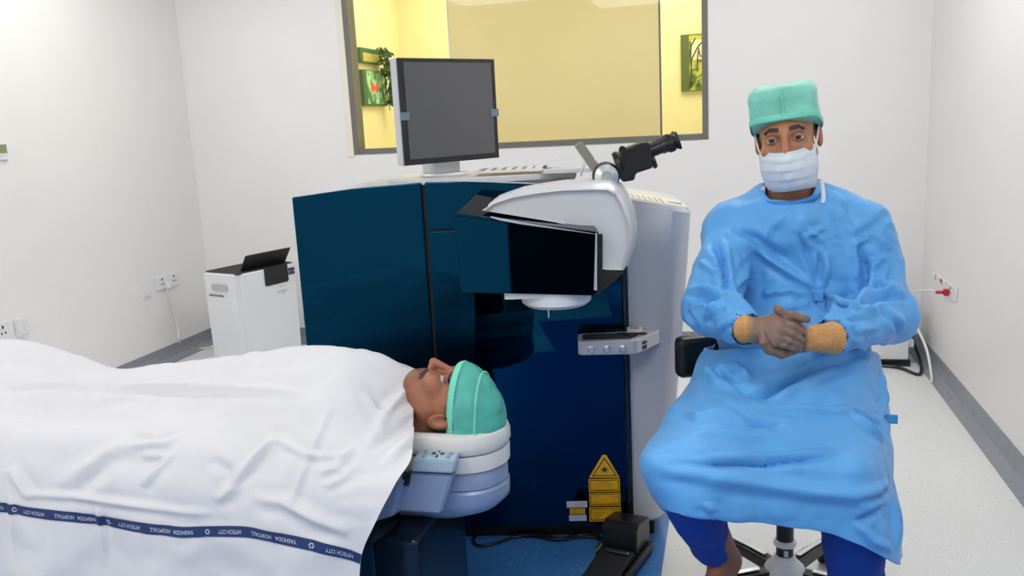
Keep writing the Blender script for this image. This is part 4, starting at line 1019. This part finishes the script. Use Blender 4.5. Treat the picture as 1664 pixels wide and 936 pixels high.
def band(fn, zf, wid, off, n=72, frill=.0):
    V = []; rows_ = 5
    for j in range(rows_):
        t = j/(rows_-1)*wid; rg = ring_on(fn, lambda y: zf(y)+t, n=n); c = rg.mean(0)
        for i, q in enumerate(rg):
            nrm = (q-c)*[1, 1, 0]; nrm /= np.linalg.norm(nrm); V.append(q+nrm*(off+frill*(i % 2)+.0012*math.sin(j/(rows_-1)*PI)))
    F_ = []
    for j in range(rows_-1):
        for i in range(n): F_.append((j*n+i, j*n+(i+1) % n, (j+1)*n+(i+1) % n, (j+1)*n+i))
    return np.array(V), F_
bv, bf = band(cap_free, lambda y: .010-.17*y, .019, .0015, 120, .0012)
solidify(np_mesh('elastic_band', to_pat(bv), bf, M['capedge'], cp_), .002)
sv = ring_on(cap_free, lambda y: .082-.10*y, n=60)
tube('seam', [tuple(q) for q in to_pat(np.vstack([sv, sv[:1]]))], .0032, M['capedge'], cp_, 6)

# ================================================================== doctor on a stool
doc = empty('person', (.165, 2.40, 0), 0, 'seated surgeon in a blue gown, teal cap and face mask with gloved hands folded', 'person')
do = np.array([.165, 2.40, 0.0])
# ---------------------------------------------------------------- head, neck, body (one mesh)
ry, rr_ = math.radians(-7), math.radians(-6.5)
RH = np.array((Matrix.Rotation(ry, 3, 'Z') @ Matrix.Rotation(math.radians(3), 3, 'X') @ Matrix.Rotation(rr_, 3, 'Y')))
HC = atd(1279, 221, 2.215)
def to_doc(V): return V @ RH.T + HC
hv = to_doc(HV2); hc = np.vstack([head_cols(HV, SK_D), EC])
SL, SR = np.array([.008, 2.365, 1.076]), np.array([.350, 2.41, 1.046])
EL, ER = atd(1156, 500, 2.18), atd(1440, 512, 2.20)
WL, WR = atd(1216, 537, 2.0), atd(1342, 549, 2.0)
kneeL, kneeR = atd(1112, 785, 1.93), atd(1385, 805, 2.0)
ankL, ankR = atd(1180, 905, 2.17), atd(1392, 990, 2.10)
hipL, hipR = np.array([.07, 2.42, .66]), np.array([.27, 2.43, .66])
def dbody(p):
    ds = [ell(p, (.185, 2.41, .95), (.17, .115, .22)), ell(p, (.175, 2.41, .74), (.17, .13, .14)), cone(p, SL, SR, .055, .055), cone(p, (.15, 2.36, 1.20), (.165, 2.40, 1.08), .055, .07),
          cone(p, SL, EL, .042, .036), cone(p, EL, WL, .036, .026), cone(p, SR, ER, .042, .036), cone(p, ER, WR, .036, .026),
          cone(p, hipL, kneeL, .065, .052), cone(p, hipR, kneeR, .065, .052), cone(p, kneeL, ankL, .056, .034), cone(p, kneeR, ankR, .056, .034)]
    # bare foot resting on the stool base
    f0 = ankL+np.array([-.005, .01, -.02]); ds += [cone(p, f0, f0+np.array([-.035, -.09, -.045]), .034, .026), cone(p, f0, f0+np.array([.0, .03, -.035]), .032, .03)]
    f1 = ankR+np.array([0, .01, -.02]); ds += [cone(p, f1, f1+np.array([.02, -.11, -.05]), .034, .026)]
    return union(ds, .03)
BV, BF = surface(dbody, (-.2, 1.72, .0), (.56, 2.62, 1.28), .011)
np_mesh('body', np.vstack([hv, BV])-do, np.vstack([HF2, BF+len(hv)]), M['skin'], doc, cols=np.vstack([hc, np.tile([*srgb(150, 98, 70)[:3], 1], (len(BV), 1))]))
# ---------------------------------------------------------------- cap
def dcap_free(p):
    q = np.abs(p-np.array([0, .018, .060], np.float32))-np.array([.050, .062, .040], np.float32)
    bxd = np.linalg.norm(np.maximum(q, 0), axis=-1)+np.minimum(q.max(-1), 0)-.034
    return smin(bxd, ell(p, (0, .02, .03), (.083, .100, .07)), .02)
def dcap_z(y): return .046-.30*np.maximum(y+.09, 0)*1.0+.9*np.maximum(y-.02, 0)*.25
def dcap(p):
    zf = .050-.34*np.clip(p[..., 1]+.095, 0, .17)
    return smax(dcap_free(p), (zf-p[..., 2]), .006)
CV, CF = surface(dcap, (-.11, -.125, -.04), (.11, .14, .15), .0032)
CN = vnormals(CV, CF); CV = CV+CN*(.006*(crease(CV, 18, 21)-.4)+.006*(vnoise(CV, 16, 6)-.5))[:, None]
cp_ = np_mesh('cap', to_doc(CV)-do, CF, M['cap'], doc)
zfd = lambda y: .051-.34*min(max(y+.095, 0), .17)
bv, bf = band(dcap_free, zfd, .018, .0012, 120, .0008)
solidify(np_mesh('cap_band', to_doc(bv)-do, bf, M['capedge'], cp_), .002)
seam = []
for z in np.linspace(.052, .128, 14):
    y = -.06
    for it in range(40): y -= float(dcap_free(np.array([[.002, y, z]], np.float32))[0])*-.8 if False else 0
    # march from the front to the cap surface
    y = -.16
    for it in range(40): y += float(dcap_free(np.array([[.002, y, z]], np.float32))[0])*.9
    seam.append((.002, y-.0015, z))
tube('cap_seam', [tuple(q) for q in to_doc(np.array(seam))-do], .0022, M['capedge'], cp_, 6)
# ---------------------------------------------------------------- mask
nx, nz = 33, 40; V = []
for i in range(nz):
    t = i/(nz-1); z = -.031-.102*t
    yc = np.interp(t, [0, .15, .4, .65, .85, 1], [-.1185, -.127, -.126, -.116, -.100, -.082])
    hw_ = np.interp(t, [0, .5, 1], [.069, .071, .058])
    for j in range(nx):
        s = j/(nx-1)*2-1; x = s*hw_
        y = yc+(.078+(-.036-yc-.082)*.0)*abs(s)**1.9*(1-.15*t)
        pl = .0026*(((t*4.2+.12*s*s) % 1.0)-.5)*(1-abs(s)**4)
        wr = .0022*math.sin(9*s+7*t)*math.sin(5*t+3*s)
        V.append((x, y-pl-wr, z+.010*s*s*(.5-t)*1.2))
mk = np_mesh('face_mask', to_doc(np.array(V))-do, grid_faces(nz, nx), M['mask'], doc); solidify(mk, .0015, 0)
for rws in ((0, 3), (36, 39)):
    Vb = [np.array(V[i*nx+j])+np.array([0, -.0014, 0]) for i in range(rws[0], rws[1]+1) for j in range(nx)]
    np_mesh('mask_border', to_doc(np.array(Vb))-do, grid_faces(rws[1]-rws[0]+1, nx), M['maskblue'], mk)
for s in (-1, 1):
    tube('ear_loop', [tuple(q) for q in to_doc(np.array(catmull([(s*.068, -.042, -.034), (s*.074, -.022, -.012), (s*.079, .004, .012), (s*.082, .026, .016)], 6)))-do], .0022, M['strap'], mk, 6)
    q = to_doc(np.array(catmull([(s*.060, -.030, -.115), (s*.072, -.022, -.125), (s*.074, -.030, -.165), (s*.070, -.036, -.18)], 6)))-do
    bm = bmesh.new(); prev = None
    for k, p in enumerate(q):
        a = bm.verts.new((p[0]-.005, p[1], p[2])); b = bm.verts.new((p[0]+.005, p[1]-.002, p[2]))
        if prev: bm.faces.new((prev[0], prev[1], b, a))
        prev = (a, b)
    solidify(bm_obj('tie_strap', bm, M['strap'], mk), .001)
# ---------------------------------------------------------------- gown: torso and sleeves
def dgown(p):
    d = union([ell(p, (.182, 2.41, .96), (.205, .150, .215)), ell(p, (.165, 2.37, .78), (.205, .175, .17)), cone(p, SL+[.01, 0, -.01], SR+[-.01, 0, -.01], .082, .082),
               cone(p, (.100, 2.385, 1.158), (.02, 2.37, 1.095), .052, .06), cone(p, (.215, 2.39, 1.158), (.34, 2.40, 1.09), .052, .06), ell(p, (.152, 2.37, 1.102), (.118, .118, .085))], .05)
    al = smin(cone(p, SL, EL, .080, .072), cone(p, EL, EL+(WL-EL)*.93, .070, .044), .03)
    ar = smin(cone(p, SR, ER, .082, .074), cone(p, ER, ER+(WR-ER)*.92, .072, .045), .03)
    d = smin(d, al, .018); d = smin(d, ar, .018)
    # neck opening and open cuffs
    d = smax(d, -cone(p, (.150, 2.350, 1.203), (.145, 2.33, 1.35), .062, .082), .008)
    d = smax(d, -cone(p, WL+(EL-WL)*.10, WL+(WL-EL)*.5, .036, .05), .004); d = smax(d, -cone(p, WR+(ER-WR)*.10, WR+(WR-ER)*.5, .037, .05), .004)
    return d
V, F = surface(dgown, (-.22, 1.93, .60), (.60, 2.62, 1.22), .0065)
N = vnormals(V, F)
def gz(*pts): return [(1090+a/2.925, 280+b/2.925) for a, b in pts]
GS = [(gz((250, 265), (370, 330), (480, 425), (600, 510), (690, 565)), .012, .010), (gz((290, 260), (420, 340), (540, 440)), .016, -.007), (gz((590, 290), (630, 370), (700, 540)), .009, -.009), (gz((740, 395), (735, 470), (725, 560)), .010, .010), (gz((705, 390), (700, 470), (705, 545)), .009, -.008), (gz((540, 190), (470, 270), (430, 330)), .014, .006), (gz((800, 160), (860, 280), (900, 420)), .014, .007),
      (gz((195, 310), (235, 400), (265, 500), (295, 590)), .013, -.016), (gz((265, 350), (262, 450), (300, 560)), .010, .009), (gz((1040, 180), (950, 260), (890, 300)), .012, -.009), (gz((890, 310), (915, 430), (905, 540), (860, 610)), .012, -.016), (gz((960, 270), (900, 330), (870, 350)), .010, .009),
      (gz((70, 560), (160, 545), (250, 580), (300, 610)), .012, .010), (gz((70, 600), (150, 580), (240, 620)), .010, -.009), (gz((140, 700), (200, 640), (270, 610), (350, 640), (420, 685)), .010, .011), (gz((160, 730), (250, 660), (340, 690)), .009, -.009), (gz((200, 760), (250, 720), (320, 700)), .009, .008), (gz((60, 660), (110, 740), (160, 800)), .012, -.008), (gz((130, 420), (190, 470), (260, 480)), .010, .008), (gz((200, 370), (240, 440), (260, 540)), .009, .009),
      (gz((870, 640), (930, 590), (1020, 550), (1090, 520)), .011, .010), (gz((870, 660), (950, 610), (1050, 585), (1150, 600)), .011, -.010), (gz((720, 700), (800, 660), (900, 640), (990, 660)), .011, .011), (gz((760, 730), (860, 690), (960, 690)), .010, -.008), (gz((790, 770), (900, 755), (1000, 735)), .008, .006), (gz((1000, 660), (1080, 750), (1090, 790)), .011, -.009), (gz((960, 340), (1030, 420), (1010, 500), (1050, 550)), .010, .008), (gz((1060, 360), (1000, 300)), .010, .008), (gz((920, 470), (980, 420), (1050, 380)), .009, .007), (gz((880, 800), (960, 870), (1040, 830)), .012, .008),
      (gz((430, 420), (360, 500), (320, 600)), .012, .008), (gz((350, 600), (450, 570), (560, 560), (660, 585)), .011, .007), (gz((430, 680), (540, 650), (660, 610)), .009, .007), (gz((640, 270), (720, 320), (820, 320)), .008, .006), (gz((700, 310), (760, 330), (830, 310)), .007, -.006), (gz((620, 330), (700, 280), (760, 260)), .008, .005), (gz((770, 700), (820, 640), (860, 600)), .010, .007)]
D = .010*(vnoise(V, 9, 31)-.5)+.014*(crease(V, 8, 33)-.35)+.010*(crease(V, 15, 35)-.35)+.004*(crease(V, 32, 37)-.35)
for pts, wd, ht in GS:
    D += press(V, np.array(px_on(V, pts, N=N)), wd*.8, 1.8*ht)
V2 = V+N*D[:, None]
gown = np_mesh('gown', V2-do, F, M['gown'], doc)
# neck binding
nb = [(.152+.077*math.cos(a), 2.362+.080*math.sin(a), 1.176+.016*math.sin(a)+.008*math.cos(a)) for a in np.linspace(0, 2*PI, 41)]
tube('neck_binding', [np.array(q)-do for q in nb], .0065, M['gowndark'], gown, 8)
# waist tie with hanging ends
def ribbon(name, px, wd, depth_off=-.012):
    pts = catmull(px_on(V2, px, N=N), 8); bm = bmesh.new(); prev = None
    for p in pts:
        q = p-do; a = bm.verts.new((q[0], q[1]+depth_off, q[2]+wd/2)); b = bm.verts.new((q[0], q[1]+depth_off-.002, q[2]-wd/2))
        if prev: bm.faces.new((prev[0], prev[1], b, a))
        prev = (a, b)
    return solidify(bm_obj(name, bm, M['gown'], gown), .003, 0)
ribbon('waist_tie', gz((665, 575), (720, 580), (780, 597), (860, 625)), .019)
kn = px_on(V2, gz((690, 578)), N=N)[0]-do
box('tie_knot', kn+[-.011, -.024, -.013], kn+[.013, -.008, .013], M['gown'], gown, bev=.004)
for dx, ln in ((.008, .055), (.03, .045)): box('tie_end', kn+[dx-.009, -.018, -.013-ln], kn+[dx+.009, -.015, -.010], M['gown'], gown, bev=.001)
# ---------------------------------------------------------------- gown skirt over the lap
sk = [[(1165, 560, 2.42), (1150, 570, 2.28), (1200, 566, 2.14), (1262, 566, 2.10), (1330, 566, 2.10), (1395, 566, 2.14), (1430, 575, 2.25), (1428, 580, 2.40)],
      [(1130, 640, 2.34), (1108, 640, 2.13), (1180, 625, 2.04), (1260, 620, 2.03), (1330, 620, 2.04), (1395, 622, 2.08), (1437, 632, 2.18), (1440, 640, 2.34)],
      [(1090, 700, 2.25), (1070, 698, 1.98), (1150, 685, 1.90), (1250, 690, 1.93), (1330, 688, 1.95), (1398, 688, 1.98), (1439, 695, 2.08), (1444, 700, 2.28)],
      [(1062, 758, 2.15), (1042, 745, 1.86), (1110, 738, 1.79), (1240, 752, 1.83), (1330, 755, 1.86), (1400, 750, 1.87), (1442, 748, 1.98), (1450, 755, 2.2)],
      [(1072, 800, 2.14), (1054, 790, 1.86), (1110, 788, 1.77), (1240, 795, 1.81), (1330, 798, 1.84), (1400, 795, 1.85), (1446, 798, 1.95), (1455, 805, 2.15)],
      [(1090, 826, 2.13), (1073, 822, 1.88), (1112, 832, 1.78), (1240, 833, 1.82), (1330, 834, 1.85), (1398, 836, 1.86), (1456, 850, 1.94), (1464, 850, 2.12)],
      [(1092, 828, 2.13), (1080, 827, 1.885), (1115, 835, 1.785), (1240, 850, 1.835), (1330, 862, 1.86), (1398, 886, 1.87), (1457, 917, 1.93), (1466, 900, 2.1)]]
rows = [[atd(*p) for p in r] for r in sk]
G = grid_surf(rows, 22, 22); Rn, Cn = G.shape[:2]; V = G.reshape(-1, 3); F = grid_faces(Rn, Cn); N = vnormals(V, F)
N *= -np.sign((N*(V-CAM)).sum(1)[len(V)//2])
def kz(*pts): return [(1030+a/2.489, 560+b/2.489) for a, b in pts]
KS = [(kz((300, 90), (330, 150), (420, 190), (500, 235)), .012, .010), (kz((340, 150), (450, 200), (520, 210), (640, 150), (900, 60)), .016, -.014), (kz((500, 235), (620, 180), (760, 110), (960, 60)), .012, .012), (kz((400, 70), (460, 130), (470, 140)), .010, .009), (kz((300, 100), (400, 140), (470, 135)), .010, -.010), (kz((150, 260), (260, 290), (380, 270), (450, 290)), .012, .008), (kz((490, 250), (640, 255), (820, 265), (1000, 255)), .010, .008), (kz((450, 290), (560, 330), (620, 320)), .014, -.008),
      (kz((110, 455), (260, 460), (430, 450), (620, 440), (760, 430), (1000, 415)), .008, .009), (kz((140, 470), (330, 475), (560, 462), (760, 445)), .012, -.008), (kz((880, 260), (940, 320), (1010, 390)), .010, .009), (kz((900, 250), (970, 310), (1010, 340)), .010, -.007), (kz((60, 470), (240, 520), (480, 560), (700, 590), (900, 610), (1020, 590)), .016, .008), (kz((160, 380), (300, 350), (450, 370), (600, 340)), .016, .007), (kz((1030, 580), (990, 610), (900, 625)), .010, -.009), (kz((1040, 600), (1060, 700), (1060, 830)), .012, .009), (kz((900, 720), (960, 790), (1040, 820)), .010, .008), (kz((1000, 650), (960, 690), (900, 720)), .010, -.008), (kz((1000, 100), (1010, 220), (1000, 300)), .010, .008), (kz((230, 140), (300, 110), (420, 60)), .012, .008), (kz((300, 640), (310, 680)), .010, .006)]
D = .010*(vnoise(V, 8, 41)-.5)+.010*(crease(V, 7, 43)-.35)+.006*(crease(V, 16, 45)-.35)
for pts, wd, ht in KS:
    D += press(V, np.array(px_on(V, pts)), wd*.85, 1.9*ht)
V = V+N*D[:, None]
solidify(np_mesh('gown_skirt', V-do, F, M['gown'], gown), .003, -1)
q = atd(1443, 681, 2.10)-do
box('gown_tab', q+[-.01, -.004, -.011], q+[.022, .004, .011], mat('tab_blue', srgb(66, 150, 215), .5), gown, bev=.001)
# ---------------------------------------------------------------- trousers
def dtr(p):
    a = smin(cone(p, hipL, kneeL, .08, .066), cone(p, kneeL+[0, .01, -.01], ankL+(kneeL-ankL)*.13+[-.022, -.004, .0], .066, .050), .03)
    b = smin(cone(p, hipR, kneeR, .08, .066), cone(p, kneeR, ankR, .078, .066), .03)
    d = smin(a, b, .03)
    cut = (p-(ankL+(kneeL-ankL)*.10))@((ankL-kneeL)/np.linalg.norm(ankL-kneeL)+np.array([.55, 0, .12]))    # slanting hem on the raised leg
    d = np.where(p[..., 0] < .14, smax(d, cut, .006), d)
    return smax(d, .12-p[..., 2], .01)
V, F = surface(dtr, (-.2, 1.7, .1), (.5, 2.62, .8), .008)
N = vnormals(V, F); V = V+N*(.012*(crease(V*[1, 1, .5], 9, 51)-.35)+.004*(crease(V, 22, 53)-.35))[:, None]
np_mesh('trousers', V-do, F, M['trouser'], doc)
# slipper under the raised foot
f0 = ankL+np.array([-.03, -.03, -.085])
prism('slipper', [(q[0]*.9, q[1]) for q in rrect(-.042, -.10, .042, .10, .038)], -.008, .012, 'z', mat('slipper_grey', srgb(140, 145, 155), .5), doc, bev=.004, xf=Matrix.Translation(Vector(f0-do)) @ Matrix.Rotation(-.3, 4, 'Z') @ Matrix.Rotation(.18, 4, 'X'))
# ---------------------------------------------------------------- gloved hands
def hp(a, b, zc): return atd(1180+a/7.2, 470+b/7.2, zc)
def chain(p, pts, rs):
    d = None
    for a, b, ra, rb in zip(pts[:-1], pts[1:], rs[:-1], rs[1:]):
        c_ = cone(p, a, b, ra, rb); d = c_ if d is None else smin(d, c_, .002)
    return d
zt = 1.90
def right_hand(p):
    wr = hp(300, 470, 1.965); d = cone(p, hp(200, 465, 1.99), hp(330, 475, 1.96), .034, .029)
    kn = [hp(640, 395, zt+.002), hp(650, 465, zt-.004), hp(610, 555, zt-.002), hp(570, 625, zt+.004)]
    d = smin(d, ell(p, hp(430, 490, zt+.035), (.030, .024, .030)), .02)
    for k in kn: d = smin(d, cone(p, hp(400, 480, zt+.035), k, .020, .0125), .012)
    tips = [[hp(770, 430, zt-.008), hp(850, 480, zt+.0), hp(905, 515, zt+.012)], [hp(760, 520, zt-.010), hp(840, 570, zt-.004), hp(890, 600, zt+.010)],
            [hp(730, 600, zt-.008), hp(810, 635, zt-.002), hp(865, 665, zt+.010)], [hp(680, 650, zt-.004), hp(770, 680, zt), hp(835, 700, zt+.010)]]
    for k, t, r in zip(kn, tips, (.0088, .0090, .0086, .0080)):
        d = smin(d, chain(p, [k]+t, [r*1.2, r*1.08, r, r*.86]), .0016)
    th = chain(p, [hp(430, 400, zt+.03), hp(620, 330, zt+.012), hp(770, 305, zt+.006), hp(870, 335, zt+.006), hp(945, 352, zt+.010)], [.017, .0125, .011, .0105, .0085])
    d = smin(d, th, .006); w0 = hp(200, 465, 1.99); return smax(d, (w0-p)@((hp(330, 475, 1.96)-w0)/np.linalg.norm(hp(330, 475, 1.96)-w0)), .003)
def left_hand(p):
    d = cone(p, hp(1250, 570, 1.99), hp(1090, 575, 1.965), .040, .031)
    d = smin(d, cone(p, hp(1090, 575, 1.965), hp(930, 570, 1.955), .031, .028), .01)
    d = smin(d, ell(p, hp(800, 600, zt+.055), (.040, .020, .030)), .015)
    for k, (dz, dy) in enumerate(((0, 0), (.012, -35), (.024, -75))):
        c_ = chain(p, [hp(820, 690+dy, zt+.03+dz), hp(650, 750+dy, zt+.022+dz), hp(500, 705+dy, zt+.012+dz), hp(440, 620+dy, zt+.004+dz*.5), hp(425, 520+dy*.5, zt+.006+dz*.6)], [.013, .0125, .0118, .011, .0092])
        d = smin(d, c_, .004)
    th = chain(p, [hp(880, 520, zt+.04), hp(800, 400, zt+.02), hp(690, 310, zt+.004), hp(610, 240, zt+.0), hp(595, 222, zt+.002)], [.016, .0125, .011, .0098, .0085])
    d = smin(d, th, .006); w0 = hp(1250, 570, 1.99); return smax(d, (w0-p)@((hp(1090, 575, 1.965)-w0)/np.linalg.norm(hp(1090, 575, 1.965)-w0)), .003)
for fn, lo, hi, name in ((right_hand, (1190, 590), (1330, 490), 'glove'), (left_hand, (1225, 600), (1370, 485), 'glove')):
    a = atd(lo[0], lo[1], 1.98); b = atd(hi[0], hi[1], 1.98)
    l_ = np.minimum(a, b)-.03; h_ = np.maximum(a, b)+.03; l_[1] = 1.85; h_[1] = 2.14
    V, F = surface(fn, l_, h_, .0024)
    c = np.tile(np.array([*srgb(128, 103, 90)[:3], 1]), (len(V), 1))
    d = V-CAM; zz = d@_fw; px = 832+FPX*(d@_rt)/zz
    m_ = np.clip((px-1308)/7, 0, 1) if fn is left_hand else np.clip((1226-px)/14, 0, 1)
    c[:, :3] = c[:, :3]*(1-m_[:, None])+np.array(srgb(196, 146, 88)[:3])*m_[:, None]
    N = vnormals(V, F); V = V+N*(.0010*(crease(V*[2, 1, 1], 60, 61)-.3)+.0008*(vnoise(V, 90, 5)-.5))[:, None]
    np_mesh('glove', V-do, F, M['glove'], doc, cols=c)

# ================================================================== stool
so = atz(1275, 925, .09); so[2] = 0
stl = empty('stool', so, 0, 'black wheeled stool with a white hub under the surgeon', 'stool')
lathe('seat', [(0, .545), (.16, .545), (.175, .555), (.178, .575), (.17, .592), (.14, .60), (0, .60)], M['black'], stl, 40)
lathe('gas_column', [(0, .08), (.024, .08), (.024, .36), (.019, .36), (.019, .545), (0, .545)], M['black'], stl, 28)
lathe('column_ring', [(.0245, .165), (.031, .168), (.032, .175), (.031, .182), (.0245, .185)], M['white'], stl, 28)
lathe('hub', [(0, .055), (.030, .055), (.058, .068), (.060, .085), (.055, .10), (.044, .112), (.032, .125), (.030, .135), (.0245, .138)], M['white'], stl, 36)
box('column_label', (-.004, -.0265, .142), (.008, -.0245, .160), M['label'], stl)
for k in range(5):
    a = 2*PI*k/5+math.radians(-158); ca, sa = math.cos(a), math.sin(a)
    leg = prism('base_leg', [(.03, .062), (.03, .098), (.15, .094), (.285, .076), (.295, .066), (.285, .056)], -.019, .019, 'y', M['black'], stl, bev=.006, xf=Matrix.Rotation(a, 4, 'Z'))
    box('chrome_strip', (.07, -.008, .094), (.25, .008, .098), M['chrome'], leg, bev=.001, rot=Matrix.Rotation(a, 4, 'Z') @ Matrix.Rotation(.07, 4, 'Y') @ Matrix.Translation((0, 0, .012)))
    sw = a+1.1*k
    bm = bmesh.new()
    for s in (-1, 1): lathe_bm(bm, [(0, -.009), (.022, -.009), (.026, -.005), (.026, .005), (.022, .009), (0, .009)], 20, Matrix.Translation((.27*ca, .27*sa, .0265)) @ Matrix.Rotation(sw, 4, 'Z') @ Matrix.Translation((.012, s*.013, 0)) @ Matrix.Rotation(PI/2, 4, 'X'))
    bx(bm, (.262*ca-.012, .262*sa-.012, .03), (.262*ca+.012, .262*sa+.012, .058), .003)
    bm_obj('caster', bm, M['blackmat'], leg)
bp = atd(1128, 577, 2.44)-so
bm = bmesh.new(); bx(bm, (-.055, -.026, -.062), (.075, .026, .058), .024, 4, Matrix.Translation(Vector(bp)) @ Matrix.Rotation(math.radians(25), 4, 'Z')); bm_obj('backrest', bm, M['black'], stl)
tube('backrest_arm', [Vector(bp)+Vector((.03, .03, -.02)), (bp[0]+.06, bp[1]+.05, .55), (-.05, .10, .53)], .011, M['black'], stl, 8, 8)
